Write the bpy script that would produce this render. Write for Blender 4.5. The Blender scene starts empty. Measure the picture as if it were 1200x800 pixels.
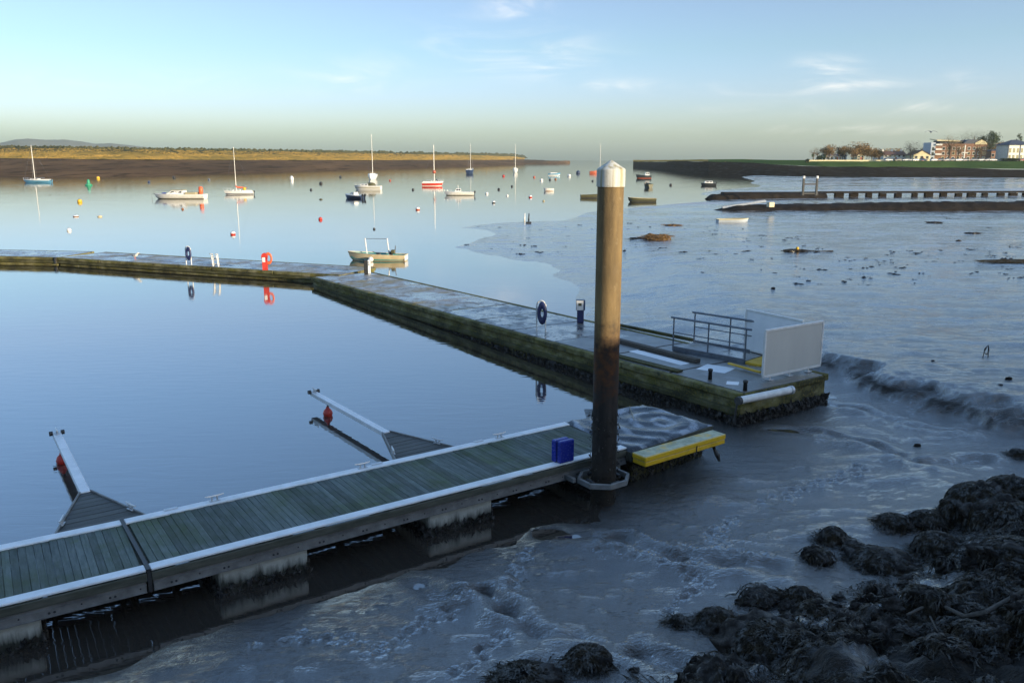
import bpy, bmesh, math, random
import numpy as np
from mathutils import Vector, Matrix

R = math.radians
SC = bpy.context.scene
COL = SC.collection
rnd = random.Random(11)

# ------------------------------------------------------------------ camera, world, sun, exposure
F_PX = 980.0                       # focal length in pixels of the 1200 wide photograph
PITCH = math.atan(213 / F_PX)
EYE = 7.9
cp, sp = math.cos(PITCH), math.sin(PITCH)
cam_d = bpy.data.cameras.new("camera")
cam_d.sensor_width = 36.0
cam_d.lens = 36.0 * F_PX / 1200
cam_d.clip_start = 0.1
cam_d.clip_end = 30000
cam = bpy.data.objects.new("camera", cam_d)
cam.location = (0, 0, EYE)
cam.rotation_euler = (math.pi / 2 - PITCH, 0, 0)
COL.objects.link(cam)
SC.camera = cam

SUN_AZ = R(127)                    # clockwise from +Y (the view direction)
SUN_EL = R(8.0)
SUN_STRENGTH = 5.0
SKY_STRENGTH = 0.128
EXPOSURE = 0.68
SC.view_settings.view_transform = 'Standard'
SC.view_settings.look = 'None'
SC.view_settings.gamma = 1.0
SC.view_settings.exposure = EXPOSURE
SC.cycles.max_bounces = 6
SC.cycles.diffuse_bounces = 2
SC.cycles.glossy_bounces = 3
SC.cycles.transmission_bounces = 2
SC.cycles.volume_bounces = 0
SC.cycles.caustics_reflective = False
SC.cycles.caustics_refractive = False
SC.cycles.use_denoising = True

sun_vec = Vector((math.sin(SUN_AZ) * math.cos(SUN_EL), math.cos(SUN_AZ) * math.cos(SUN_EL), math.sin(SUN_EL)))
sl = bpy.data.lights.new("sun", 'SUN')
sl.energy = SUN_STRENGTH
sl.angle = R(0.4)
sl.color = (1.0, 0.84, 0.58)
so = bpy.data.objects.new("sun", sl)
so.rotation_euler = (-sun_vec).to_track_quat('-Z', 'Y').to_euler()
so.location = (60, -40, 40)
COL.objects.link(so)


def at(x, y, z=0.0):
    """world point at height z seen at photograph pixel (x, y)"""
    d = (x - 600) / F_PX
    v = (400 - y) / F_PX
    t = (z - EYE) / (-sp + v * cp)
    return Vector((d * t, (cp + v * sp) * t, z))


def at_y(x, y, Y):
    """world point at distance Y seen at photograph pixel (x, y)"""
    d = (x - 600) / F_PX
    v = (400 - y) / F_PX
    t = Y / (cp + v * sp)
    return Vector((d * t, Y, EYE + (-sp + v * cp) * t))


def sky_uw(x, y):
    d = (x - 600) / F_PX
    v = (400 - y) / F_PX
    f = cp + v * sp
    return d / f, (-sp + v * cp) / f


class NT:
    """short hand for building node trees"""
    def __init__(s, tree):
        s.t = tree
        tree.nodes.clear()

    def n(s, kind, **kw):
        nd = s.t.nodes.new(kind)
        for k, v in kw.items():
            setattr(nd, k, v)
        return nd

    def set(s, sock, val):
        if isinstance(val, bpy.types.NodeSocket):
            s.t.links.new(val, sock)
        elif val is not None:
            if isinstance(val, (tuple, list)) and sock.type == 'RGBA' and len(val) == 3:
                val = (*val, 1)
            sock.default_value = val

    def math(s, op, a, b=None, c=None, clamp=False):
        nd = s.n('ShaderNodeMath', operation=op, use_clamp=clamp)
        s.set(nd.inputs[0], a)
        if b is not None:
            s.set(nd.inputs[1], b)
        if c is not None:
            s.set(nd.inputs[2], c)
        return nd.outputs[0]

    def mix(s, fac, a, b, mode='MIX'):
        nd = s.n('ShaderNodeMix', data_type='RGBA', blend_type=mode)
        s.set(nd.inputs[0], fac)
        s.set(nd.inputs[6], a)
        s.set(nd.inputs[7], b)
        return nd.outputs[2]

    def ramp(s, fac, stops, interp='LINEAR'):
        nd = s.n('ShaderNodeValToRGB')
        cr = nd.color_ramp
        cr.interpolation = interp
        while len(cr.elements) < len(stops):
            cr.elements.new(0.5)
        for e, (p, c) in zip(cr.elements, stops):
            e.position = p
            if isinstance(c, (int, float)):
                c = (c, c, c)
            e.color = (*c, 1)
        s.set(nd.inputs[0], fac)
        return nd.outputs[0]

    def mapr(s, v, a, b, c=0.0, d=1.0, smooth=False):
        nd = s.n('ShaderNodeMapRange', clamp=True)
        if smooth:
            nd.interpolation_type = 'SMOOTHSTEP'
        s.set(nd.inputs[0], v)
        for i, q in enumerate((a, b, c, d)):
            nd.inputs[1 + i].default_value = q
        return nd.outputs[0]

    def noise(s, vec, scale, detail=4, rough=0.55, dist=0.0):
        nd = s.n('ShaderNodeTexNoise')
        s.set(nd.inputs['Vector'], vec)
        nd.inputs['Scale'].default_value = scale
        nd.inputs['Detail'].default_value = detail
        nd.inputs['Roughness'].default_value = rough
        nd.inputs['Distortion'].default_value = dist
        return nd.outputs[0]

    def mapping(s, vec, scale=(1, 1, 1), rot=(0, 0, 0), loc=(0, 0, 0)):
        nd = s.n('ShaderNodeMapping')
        s.set(nd.inputs['Vector'], vec)
        nd.inputs['Scale'].default_value = scale
        nd.inputs['Rotation'].default_value = rot
        nd.inputs['Location'].default_value = loc
        return nd.outputs[0]


W = bpy.data.worlds.new("World")
SC.world = W
W.use_nodes = True
nt = NT(W.node_tree)
sky = nt.n('ShaderNodeTexSky', sky_type='NISHITA')
sky.sun_disc = False
sky.sun_elevation = SUN_EL
sky.sun_rotation = SUN_AZ
sky.altitude = 0
sky.air_density = 1.0
sky.dust_density = 1.0
sky.ozone_density = 1.0
tcd = nt.n('ShaderNodeTexCoord').outputs['Generated']
sx = nt.n('ShaderNodeSeparateXYZ')
nt.set(sx.inputs[0], tcd)
elev = sx.outputs[2]
# the sky colour along the elevation, as seen over the sea (haze pale and greenish at the horizon, clear blue above; raised overhead, out of view, to fill the shade)
TINT = [(0.0, (0.55, 0.88, 1.50)), (0.017, (0.80, 1.14, 1.9)), (0.044, (0.94, 1.19, 2.05)), (0.07, (0.92, 1.14, 2.0)), (0.122, (0.84, 1.06, 1.55)),
        (0.174, (0.88, 0.99, 1.42)), (0.26, (0.86, 1.06, 1.50)), (0.375, (0.92, 1.15, 1.58)), (0.56, (1.18, 1.44, 1.86)), (0.766, (1.8, 2.05, 2.4)), (1.0, (1.9, 2.15, 2.5))]
tint = nt.ramp(elev, [(p, tuple(q / 4 for q in c)) for p, c in TINT])
tint = nt.mix(1.0, tint, (4.0, 4.0, 4.0), 'MULTIPLY')
base = nt.mix(1.0, sky.outputs[0], tint, 'MULTIPLY')
# thin cirrus: wisps in a few patches of the sky, on coordinates projected towards the sea
ay = nt.math('MAXIMUM', nt.math('ABSOLUTE', sx.outputs[1]), 0.05)
uu = nt.math('DIVIDE', sx.outputs[0], ay)
ww = nt.math('DIVIDE', sx.outputs[2], ay)
cx = nt.n('ShaderNodeCombineXYZ')
nt.set(cx.inputs[0], uu)
nt.set(cx.inputs[1], ww)
wisp_v = nt.mapping(cx.outputs[0], (7, 26, 1), (0, 0, R(-8)))
wisp = nt.noise(wisp_v, 1.0, 8, 0.62, 1.4)
wisp = nt.mapr(wisp, 0.40, 0.78, 0, 1, True)
patches = None
for (x, y, ax, by, k) in [(585, 60, 62, 18, 0.62), (655, 76, 40, 14, 0.35), (603, 6, 22, 10, 0.8), (970, 80, 26, 8, 0.9), (1003, 100, 42, 5, 0.9),
                          (408, 90, 40, 12, 0.35), (720, 100, 40, 5, 0.5), (930, 128, 90, 6, 0.3), (1000, 152, 130, 4, 0.55),
                          (1080, 125, 60, 4, 0.5), (1135, 95, 20, 8, 0.4), (150, 95, 160, 10, 0.16), (900, 105, 100, 5, 0.3)]:
    u0, w0 = sky_uw(x, y)
    a, b = ax * 1.3 / F_PX, by * 1.3 / F_PX
    du = nt.math('DIVIDE', nt.math('SUBTRACT', uu, u0), a)
    dw = nt.math('DIVIDE', nt.math('SUBTRACT', ww, w0), b)
    q = nt.math('ADD', nt.math('MULTIPLY', du, du), nt.math('MULTIPLY', dw, dw))
    g = nt.math('MULTIPLY', nt.math('EXPONENT', nt.math('MULTIPLY', q, -1.0)), k)
    patches = g if patches is None else nt.math('ADD', patches, g)
cl = nt.math('MULTIPLY', wisp, patches, clamp=True)
skyc = nt.mix(cl, base, (7.0, 6.6, 6.1))
bg = nt.n('ShaderNodeBackground')
nt.set(bg.inputs[0], skyc)
bg.inputs[1].default_value = SKY_STRENGTH
out = nt.n('ShaderNodeOutputWorld')
nt.t.links.new(bg.outputs[0], out.inputs[0])


# ------------------------------------------------------------------ materials
def new_mat(name):
    m = bpy.data.materials.new(name)
    m.use_nodes = True
    return m, NT(m.node_tree)


def finish(nt, col, rough=0.6, bump=None, bump_s=0.3, bump_d=0.02, metal=0.0, spec=None, ior=None, normal=None):
    b = nt.n('ShaderNodeBsdfPrincipled')
    nt.set(b.inputs['Base Color'], col)
    nt.set(b.inputs['Roughness'], rough)
    nt.set(b.inputs['Metallic'], metal)
    if spec is not None:
        nt.set(b.inputs['Specular IOR Level'], spec)
    if ior is not None:
        nt.set(b.inputs['IOR'], ior)
    if bump is not None:
        bn = nt.n('ShaderNodeBump')
        bn.inputs['Strength'].default_value = bump_s
        bn.inputs['Distance'].default_value = bump_d
        nt.set(bn.inputs['Height'], bump)
        nt.t.links.new(bn.outputs[0], b.inputs['Normal'])
    o = nt.n('ShaderNodeOutputMaterial')
    nt.t.links.new(b.outputs[0], o.inputs[0])
    return b


def wet(nt, col, rough, h, bs, bd, f0, f1, pw, spots=None):
    """a body colour under a film of water whose mirror grows towards grazing view"""
    bn = nt.n('ShaderNodeBump')
    bn.inputs['Strength'].default_value = bs
    bn.inputs['Distance'].default_value = bd
    nt.set(bn.inputs['Height'], h)
    d = nt.n('ShaderNodeBsdfDiffuse')
    nt.set(d.inputs['Color'], col)
    nt.t.links.new(bn.outputs[0], d.inputs['Normal'])
    g = nt.n('ShaderNodeBsdfGlossy')
    nt.set(g.inputs['Roughness'], rough)
    nt.t.links.new(bn.outputs[0], g.inputs['Normal'])
    lw = nt.n('ShaderNodeLayerWeight')
    lw.inputs['Blend'].default_value = 0.5
    nt.t.links.new(bn.outputs[0], lw.inputs['Normal'])
    f = nt.math('POWER', lw.outputs['Facing'], pw)
    f = nt.math('ADD', nt.math('MULTIPLY', f, f1), f0, clamp=True)
    if isinstance(rough, bpy.types.NodeSocket):
        f = nt.math('MULTIPLY', f, nt.mapr(rough, 0.3, 0.7, 1.0, 0.35))
    if spots is not None:
        f = nt.math('MULTIPLY', f, nt.mapr(spots, 0, 1, 1, .12))
    mx = nt.n('ShaderNodeMixShader')
    nt.t.links.new(f, mx.inputs[0])
    nt.t.links.new(d.outputs[0], mx.inputs[1])
    nt.t.links.new(g.outputs[0], mx.inputs[2])
    o = nt.n('ShaderNodeOutputMaterial')
    nt.t.links.new(mx.outputs[0], o.inputs[0])


def mat(name, c1, c2=None, rough=0.6, scale=4, bump=0.2, bd=0.01, metal=0.0, spec=None, rand=0.0, stretch=(1, 1, 1), lo=0.35, hi=0.65):
    """noise-mottled paint, stone, wood: two colours, a fine relief"""
    m, n = new_mat(name)
    co = n.n('ShaderNodeTexCoord').outputs['Object']
    v = n.mapping(co, stretch)
    a = n.noise(v, scale, 6, 0.62)
    c2 = c2 or tuple(x * 0.7 for x in c1)
    col = n.mix(n.mapr(a, lo, hi), c1, c2)
    if rand:
        oi = n.n('ShaderNodeObjectInfo').outputs['Random']
        col = n.mix(1.0, col, n.ramp(oi, [(0, 1 - rand), (1, 1 + rand)]), 'MULTIPLY')
    fine = n.noise(v, scale * 6, 5, 0.6)
    rg = n.math('ADD', n.math('MULTIPLY', n.math('SUBTRACT', fine, 0.5), 0.3), rough, clamp=True)
    finish(n, col, rg, fine, bump, bd, metal, spec)
    return m


M = {}
M['white_paint'] = mat('white_paint', (0.78, 0.77, 0.74), (0.62, 0.61, 0.58), 0.4, 3, 0.05)
M['gel_white'] = mat('gel_white', (0.80, 0.78, 0.73), (0.7, 0.68, 0.63), 0.3, 2, 0.02)
M['cream'] = mat('cream', (0.66, 0.56, 0.36), (0.55, 0.45, 0.28), 0.45, 2, 0.03)
M['blue_hull'] = mat('blue_hull', (0.10, 0.30, 0.46), (0.08, 0.24, 0.38), 0.35, 2, 0.02)
M['navy'] = mat('navy', (0.03, 0.05, 0.11), (0.02, 0.035, 0.08), 0.35, 3, 0.05)
M['red'] = mat('red', (0.55, 0.045, 0.03), (0.42, 0.03, 0.02), 0.4, 3, 0.05)
M['rust_red'] = mat('rust_red', (0.46, 0.11, 0.06), (0.36, 0.08, 0.04), 0.45, 3, 0.05)
M['orange'] = mat('orange', (0.75, 0.13, 0.04), (0.6, 0.1, 0.03), 0.45, 3, 0.05)
M['yellow'] = mat('yellow', (0.72, 0.44, 0.03), (0.55, 0.32, 0.02), 0.5, 3, 0.05)
M['green'] = mat('green', (0.03, 0.30, 0.16), (0.02, 0.22, 0.11), 0.45, 3, 0.05)
M['teal'] = mat('teal', (0.04, 0.30, 0.28), (0.03, 0.22, 0.2), 0.5, 3, 0.05)
M['black'] = mat('black', (0.015, 0.015, 0.016), (0.03, 0.03, 0.03), 0.45, 6, 0.1)
M['dark_olive'] = mat('dark_olive', (0.10, 0.095, 0.04), (0.06, 0.055, 0.025), 0.55, 4, 0.1)
M['dark_hull'] = mat('dark_hull', (0.035, 0.04, 0.05), (0.025, 0.03, 0.03), 0.4, 4, 0.1)
M['varnish'] = mat('varnish', (0.28, 0.12, 0.04), (0.2, 0.08, 0.03), 0.35, 5, 0.05)
M['canvas'] = mat('canvas', (0.42, 0.36, 0.22), (0.3, 0.26, 0.16), 0.85, 6, 0.2)
M['glass'] = mat('glass', (0.02, 0.025, 0.03), (0.03, 0.035, 0.04), 0.08, 2, 0.0, spec=0.8)
M['alu'] = mat('alu', (0.62, 0.63, 0.64), (0.5, 0.51, 0.52), 0.4, 5, 0.05, metal=0.6)
M['rail_grey'] = mat('rail_grey', (0.16, 0.18, 0.21), (0.11, 0.12, 0.14), 0.45, 5, 0.05, metal=0.3)
M['box_blue'] = mat('box_blue', (0.02, 0.035, 0.30), (0.015, 0.028, 0.22), 0.25, 3, 0.03, spec=0.6)
M['ring_blue'] = mat('ring_blue', (0.015, 0.025, 0.10), (0.01, 0.015, 0.06), 0.5, 6, 0.1)
M['panel_grey'] = mat('panel_grey', (0.56, 0.55, 0.50), (0.50, 0.49, 0.45), 0.6, 1.2, 0.05, stretch=(1, 1, 0.3))
M['board_white'] = mat('board_white', (0.85, 0.86, 0.87), (0.74, 0.76, 0.78), 0.5, 1.5, 0.05)
M['rope'] = mat('rope', (0.3, 0.27, 0.2), (0.2, 0.17, 0.12), 0.9, 20, 0.3)
M['bark'] = mat('bark', (0.10, 0.07, 0.045), (0.06, 0.045, 0.03), 0.9, 3, 0.4)
M['twigs'] = mat('twigs', (0.27, 0.165, 0.065), (0.15, 0.095, 0.04), 0.9, 0.6, 0.1)
M['twigs_dark'] = mat('twigs_dark', (0.055, 0.05, 0.035), (0.035, 0.035, 0.02), 0.9, 0.6, 0.1)
M['leaf_green'] = mat('leaf_green', (0.05, 0.075, 0.025), (0.03, 0.05, 0.018), 0.85, 0.6, 0.1)
M['hedge'] = mat('hedge', (0.02, 0.045, 0.018), (0.012, 0.03, 0.01), 0.9, 1.5, 0.2)
M['wall_white'] = mat('wall_white', (0.74, 0.71, 0.66), (0.62, 0.6, 0.55), 0.8, 0.7, 0.1)
M['wall_cream'] = mat('wall_cream', (0.66, 0.58, 0.36), (0.55, 0.47, 0.28), 0.8, 0.7, 0.1)
M['brick'] = mat('brick', (0.27, 0.135, 0.08), (0.18, 0.09, 0.055), 0.85, 1.2, 0.2)
M['tile'] = mat('tile', (0.14, 0.065, 0.045), (0.09, 0.045, 0.035), 0.8, 1.5, 0.3)
M['slate'] = mat('slate', (0.045, 0.055, 0.085), (0.03, 0.038, 0.06), 0.6, 1.5, 0.2)
M['tower_grey'] = mat('tower_grey', (0.42, 0.47, 0.52), (0.36, 0.40, 0.45), 0.5, 1.5, 0.05)
M['tree_wood'] = mat('tree_wood', (0.10, 0.085, 0.07), (0.05, 0.042, 0.034), 0.85, 3, 0.4, stretch=(1, 8, 8))
M['tarmac'] = mat('tarmac', (0.05, 0.05, 0.05), (0.065, 0.062, 0.058), 0.85, 2, 0.2)
M['feather'] = mat('feather', (0.72, 0.70, 0.66), (0.6, 0.58, 0.54), 0.7, 20, 0.1)
M['feather_grey'] = mat('feather_grey', (0.22, 0.23, 0.25), (0.16, 0.17, 0.19), 0.7, 20, 0.1)
M['skin_grey'] = mat('foam', (0.42, 0.40, 0.30), (0.3, 0.28, 0.18), 0.6, 8, 0.3)
M['tyre'] = M['black']
for k, c in dict(car_white=(0.7, 0.7, 0.7), car_silver=(0.38, 0.4, 0.42), car_blue=(0.05, 0.09, 0.2), car_dark=(0.04, 0.04, 0.045), car_red=(0.32, 0.04, 0.03)).items():
    M[k] = mat(k, c, tuple(x * 0.9 for x in c), 0.25, 1, 0.0, spec=0.6)


def mat_planks():
    m, n = new_mat('weathered_planks')
    co = n.n('ShaderNodeTexCoord').outputs['Object']
    oi = n.n('ShaderNodeObjectInfo')
    shift = n.n('ShaderNodeVectorMath', operation='ADD')
    n.set(shift.inputs[0], co)
    rv = n.n('ShaderNodeCombineXYZ')
    n.set(rv.inputs[0], n.math('MULTIPLY', oi.outputs['Random'], 57.0))
    n.set(rv.inputs[1], n.math('MULTIPLY', oi.outputs['Random'], 31.0))
    n.set(shift.inputs[1], rv.outputs[0])
    grain = n.noise(n.mapping(shift.outputs[0], (30, 2.2, 30)), 1.0, 5, 0.6)
    blot = n.noise(n.mapping(shift.outputs[0], (4, 2.0, 2)), 1.0, 5, 0.65)
    col = n.mix(n.mapr(grain, 0.3, 0.7), (0.065, 0.085, 0.078), (0.14, 0.165, 0.155))
    # world-space algae: broad green-black patches shared by neighbouring boards
    gp = n.n('ShaderNodeNewGeometry').outputs['Position']
    alg = n.noise(gp, 0.9, 5, 0.65)
    col = n.mix(n.mapr(alg, 0.42, 0.66), col, n.mix(n.mapr(blot, 0.4, 0.6), (0.055, 0.07, 0.042), (0.075, 0.10, 0.05)))
    alg2 = n.noise(gp, 2.3, 6, 0.7)
    col = n.mix(n.mapr(alg2, 0.6, 0.75, 0, 0.8), col, (0.10, 0.13, 0.055))
    col = n.mix(1.0, col, n.ramp(oi.outputs['Random'], [(0, 0.72), (0.5, 1.0), (1, 1.28)]), 'MULTIPLY')
    spk = n.noise(gp, 28, 2, 0.5)
    col = n.mix(n.mapr(spk, 0.72, 0.78, 0, 0.35), col, (0.35, 0.37, 0.34))
    ridge = n.n('ShaderNodeTexWave', wave_type='BANDS', bands_direction='X')
    n.set(ridge.inputs[0], co)
    ridge.inputs['Scale'].default_value = 16
    h = n.math('ADD', n.math('MULTIPLY', ridge.outputs[1], 0.6), grain)
    finish(n, col, n.mapr(blot, 0.3, 0.7, 0.45, 0.8), h, 0.35, 0.006, spec=0.25)
    return m


def mat_deck_slab(name, moss=0.5, grime=0.0):
    """wet concrete deck: puddled film, bird marks, yellow-green moss creeping from the joints"""
    m, n = new_mat(name)
    gp = n.n('ShaderNodeNewGeometry').outputs['Position']
    co = n.n('ShaderNodeTexCoord').outputs['Object']
    a = n.noise(gp, 0.55, 5, 0.6)
    b = n.noise(gp, 7, 5, 0.65)
    col = n.mix(n.mapr(b, 0.3, 0.7), (0.17, 0.175, 0.18), (0.10, 0.10, 0.10))
    wetness = n.mapr(a, 0.36, 0.52, 0, 1, True)
    col = n.mix(wetness, n.mix(1.0, col, (1.15, 1.15, 1.15), 'MULTIPLY'), (0.10, 0.10, 0.10))
    drop = n.n('ShaderNodeTexVoronoi')
    n.set(drop.inputs['Vector'], n.mapping(gp, (1.0, 1.35, 1)))
    drop.inputs['Randomness'].default_value = 1.0
    drop.inputs['Scale'].default_value = 3.3
    sp_ = n.mapr(n.math('ADD', drop.outputs['Distance'], n.math('MULTIPLY', n.math('SUBTRACT', n.noise(gp, 5, 3, .6), .5), .35)), 0.13, 0.22, 1, 0)
    keep = n.mapr(n.noise(gp, 0.8, 3, 0.6), 0.40, 0.52)
    if grime > .6:
        keep = 0.0
    col = n.mix(n.math('MULTIPLY', sp_, keep), col, (0.022, 0.02, 0.018))
    mo = n.noise(gp, 0.33, 6, 0.7)
    mo2 = n.mapr(mo, 0.60 - 0.18 * moss, 0.74 - 0.18 * moss)
    col = n.mix(mo2, col, n.mix(n.mapr(b, 0.35, 0.65), (0.17, 0.125, 0.025), (0.10, 0.09, 0.03)))
    if grime:
        g_ = n.mapr(n.noise(gp, 1.1, 5, 0.65), 0.62 - .35 * grime, 0.74 - .35 * grime)
        col = n.mix(g_, col, n.mix(n.mapr(b, .4, .6), (0.035, 0.03, 0.022), (0.06, 0.05, 0.03)))
        wetness = n.math('MULTIPLY', wetness, n.math('SUBTRACT', 1.0, n.math('MULTIPLY', g_, .8)))
    rough = n.math('ADD', n.math('MULTIPLY', wetness, -0.40), 0.50)
    spots = n.math('MULTIPLY', sp_, keep)
    rough = n.math('ADD', rough, n.math('MULTIPLY', mo2, 0.3))
    rough = n.math('ADD', rough, n.math('MULTIPLY', spots, 0.7), clamp=True)
    wet(n, col, rough, b, 0.3, 0.012, 0.03, 0.9, 2.0, spots=spots)
    return m


def mat_moss_side(name, dark=0.0):
    m, n = new_mat(name)
    gp = n.n('ShaderNodeNewGeometry').outputs['Position']
    a = n.noise(n.mapping(gp, (1.3, 1.3, 3.0)), 1.0, 6, 0.68)
    s = n.noise(n.mapping(gp, (6, 6, 0.9)), 1.0, 4, 0.6)
    col = n.mix(n.mapr(a, 0.36, 0.60), (0.26, 0.24, 0.14), (0.12, 0.115, 0.03))
    col = n.mix(n.mapr(s, 0.55, 0.85, 0, .8), col, (0.035, 0.04, 0.018))
    blot = n.noise(n.mapping(gp, (.9, .9, 1.6)), 1.0, 6, 0.7)
    col = n.mix(n.mapr(blot, 0.44, 0.60, 0, .85), col, (0.034, 0.034, 0.022))
    col = n.mix(n.mapr(blot, 0.30, 0.38, .8, 0), col, (0.36, 0.34, 0.25))
    b = n.noise(gp, 14, 4, 0.6)
    col = n.mix(n.mapr(b, 0.50, 0.68, 0, 0.8), col, (0.21, 0.165, 0.04))
    if dark:
        col = n.mix(dark, col, (0.02, 0.022, 0.014))
    finish(n, col, 0.8, b, 0.6, 0.02, spec=0.12)
    return m


def mat_float():
    m, n = new_mat('stained_concrete')
    gp = n.n('ShaderNodeNewGeometry').outputs['Position']
    z = n.n('ShaderNodeSeparateXYZ')
    n.set(z.inputs[0], gp)
    s = n.noise(n.mapping(gp, (7, 7, 0.8)), 1.0, 5, 0.65)
    a = n.noise(gp, 6, 5, 0.6)
    col = n.mix(n.mapr(a, 0.3, 0.7), (0.44, 0.44, 0.39), (0.31, 0.31, 0.27))
    edge = n.math('ADD', z.outputs[2], n.math('MULTIPLY', n.math('SUBTRACT', s, 0.5), -0.55))
    col = n.mix(n.mapr(edge, 0.16, 0.36, 1, 0), col, (0.025, 0.026, 0.018))
    finish(n, col, 0.7, a, 0.4, 0.015)
    return m


def mat_pile():
    m, n = new_mat('weathered_pile_steel')
    gp = n.n('ShaderNodeNewGeometry').outputs['Position']
    z = n.n('ShaderNodeSeparateXYZ')
    n.set(z.inputs[0], gp)
    s = n.noise(n.mapping(gp, (5, 5, 0.7)), 1.0, 6, 0.65)
    a = n.noise(gp, 5, 6, 0.65)
    zz = n.math('ADD', z.outputs[2], n.math('MULTIPLY', n.math('SUBTRACT', a, 0.5), 1.6))
    upper = n.mix(n.mapr(s, 0.35, 0.65), (0.22, 0.15, 0.07), (0.12, 0.085, 0.045))
    upper = n.mix(n.mapr(n.noise(gp, 9, 4, 0.6), 0.62, 0.72, 0, 0.5), upper, (0.27, 0.21, 0.12))
    rust = n.mix(n.mapr(a, 0.38, 0.62), (0.034, 0.025, 0.020), (0.10, 0.042, 0.018))
    low = n.mix(n.mapr(s, 0.4, 0.6), (0.022, 0.020, 0.019), (0.04, 0.036, 0.032))
    base = n.mix(n.mapr(a, 0.4, 0.6), (0.022, 0.018, 0.014), (0.04, 0.032, 0.024))
    col = n.mix(n.mapr(zz, 3.7, 4.4), rust, upper)
    col = n.mix(n.mapr(zz, 2.4, 3.3), low, col)
    col = n.mix(n.mapr(zz, 0.6, 1.6), base, col)
    finish(n, col, n.mapr(a, 0.3, 0.7, 0.55, 0.8), n.math('ADD', a, n.math('MULTIPLY', n.noise(gp, 40, 4, 0.6), 0.3)), 0.5, 0.03, spec=0.15)
    return m


def mat_cap():
    m, n = new_mat('streaked_white_cap')
    gp = n.n('ShaderNodeNewGeometry').outputs['Position']
    s = n.noise(n.mapping(gp, (9, 9, 0.35)), 1.0, 5, 0.6)
    col = n.mix(n.mapr(s, 0.42, 0.62), (0.56, 0.55, 0.50), (0.32, 0.28, 0.16))
    col = n.mix(n.mapr(n.noise(gp, 22, 4, 0.6), 0.6, 0.75, 0, 0.6), col, (0.18, 0.15, 0.08))
    finish(n, col, 0.6, s, 0.1, 0.01)
    return m


def mat_mud():
    m, n = new_mat('wet_mud')
    gp = n.n('ShaderNodeNewGeometry').outputs['Position']
    nz = n.n('ShaderNodeSeparateXYZ')
    n.set(nz.inputs[0], gp)
    big = n.noise(n.mapping(gp, (0.05, 0.10, 0.1)), 1.0, 5, 0.6)
    med = n.noise(n.mapping(gp, (0.8, 1.5, 1)), 1.0, 5, 0.6)
    fine = n.noise(n.mapping(gp, (6, 10, 6)), 1.0, 6, 0.68, 0.2)
    grit = n.noise(n.mapping(gp, (19, 26, 19)), 1.0, 4, 0.65)
    col = n.mix(n.mapr(med, 0.3, 0.7), (0.018, 0.013, 0.010), (0.034, 0.025, 0.019))
    # drier, browner bars far out
    dry = n.mapr(n.noise(n.mapping(gp, (0.02, 0.09, 0.1)), 1.0, 4, 0.6), 0.52, 0.66)
    far = n.mapr(nz.outputs[1], 100, 150)
    dry = n.math('MULTIPLY', dry, far)
    col = n.mix(dry, col, (0.13, 0.095, 0.075))
    rough = n.mapr(med, 0.3, 0.7, 0.04, 0.12)
    rough = n.math('ADD', rough, n.math('MULTIPLY', dry, 0.45), clamp=True)
    drained = n.mapr(n.noise(n.mapping(gp, (0.30, 0.95, 1)), 1.0, 6, 0.66, 0.5), 0.49, 0.63)
    drained = n.math('MULTIPLY', drained, n.mapr(nz.outputs[1], 18, 34, 0.0, 0.8))
    rough = n.math('ADD', rough, n.math('MULTIPLY', drained, 0.34), clamp=True)
    col = n.mix(drained, col, (0.075, 0.058, 0.048))
    vor = n.n('ShaderNodeTexVoronoi')
    n.set(vor.inputs['Vector'], gp)
    vor.inputs['Scale'].default_value = 1.7
    dents = n.mapr(vor.outputs['Distance'], 0.05, 0.16, 0, 1, True)
    dk = n.mapr(med, 0.45, 0.6)
    dents = n.math('ADD', dents, dk, clamp=True)
    h = n.math('ADD', n.math('MULTIPLY', fine, 0.80), n.math('MULTIPLY', grit, 0.55))
    h = n.math('ADD', h, n.math('MULTIPLY', dents, 0.18))
    h = n.math('ADD', h, n.math('MULTIPLY', med, 0.5))
    smoother = n.mapr(nz.outputs[1], 20, 50, 1.0, 0.34)
    smoother = n.math('MULTIPLY', smoother, n.mapr(nz.outputs[1], 60, 140, 1.0, 0.4))
    h = n.math('MULTIPLY', h, smoother)
    at_ = n.n('ShaderNodeAttribute', attribute_name='stony_shade')
    stony_shade = at_.outputs['Fac']
    col = n.mix(stony_shade, col, n.mix(n.mapr(fine, 0.4, 0.6), (0.010, 0.009, 0.008), (0.024, 0.019, 0.014)))  # dark weed and stones on the heap, painted shade on the ledge
    rough = n.math('ADD', rough, n.math('MULTIPLY', stony_shade, 0.42), clamp=True)
    wet(n, col, rough, h, 1.0, 0.058, 0.03, 0.97, 1.25, spots=stony_shade)
    return m


def mat_water():
    m, n = new_mat('calm_harbour_water')
    gp = n.n('ShaderNodeNewGeometry').outputs['Position']
    r1 = n.noise(n.mapping(gp, (0.9, 3.2, 1), (0, 0, R(-14))), 1.0, 3, 0.5, 0.4)
    r2 = n.noise(n.mapping(gp, (0.10, 0.22, 1), (0, 0, R(10))), 1.0, 3, 0.5)
    h = n.math('MULTIPLY', r1, n.mapr(r2, 0.35, 0.7, 0.35, 1.0))
    wet(n, (0.048, 0.040, 0.033), 0.03, h, 0.22, 0.03, 0.05, 0.95, 1.75)
    return m


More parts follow.
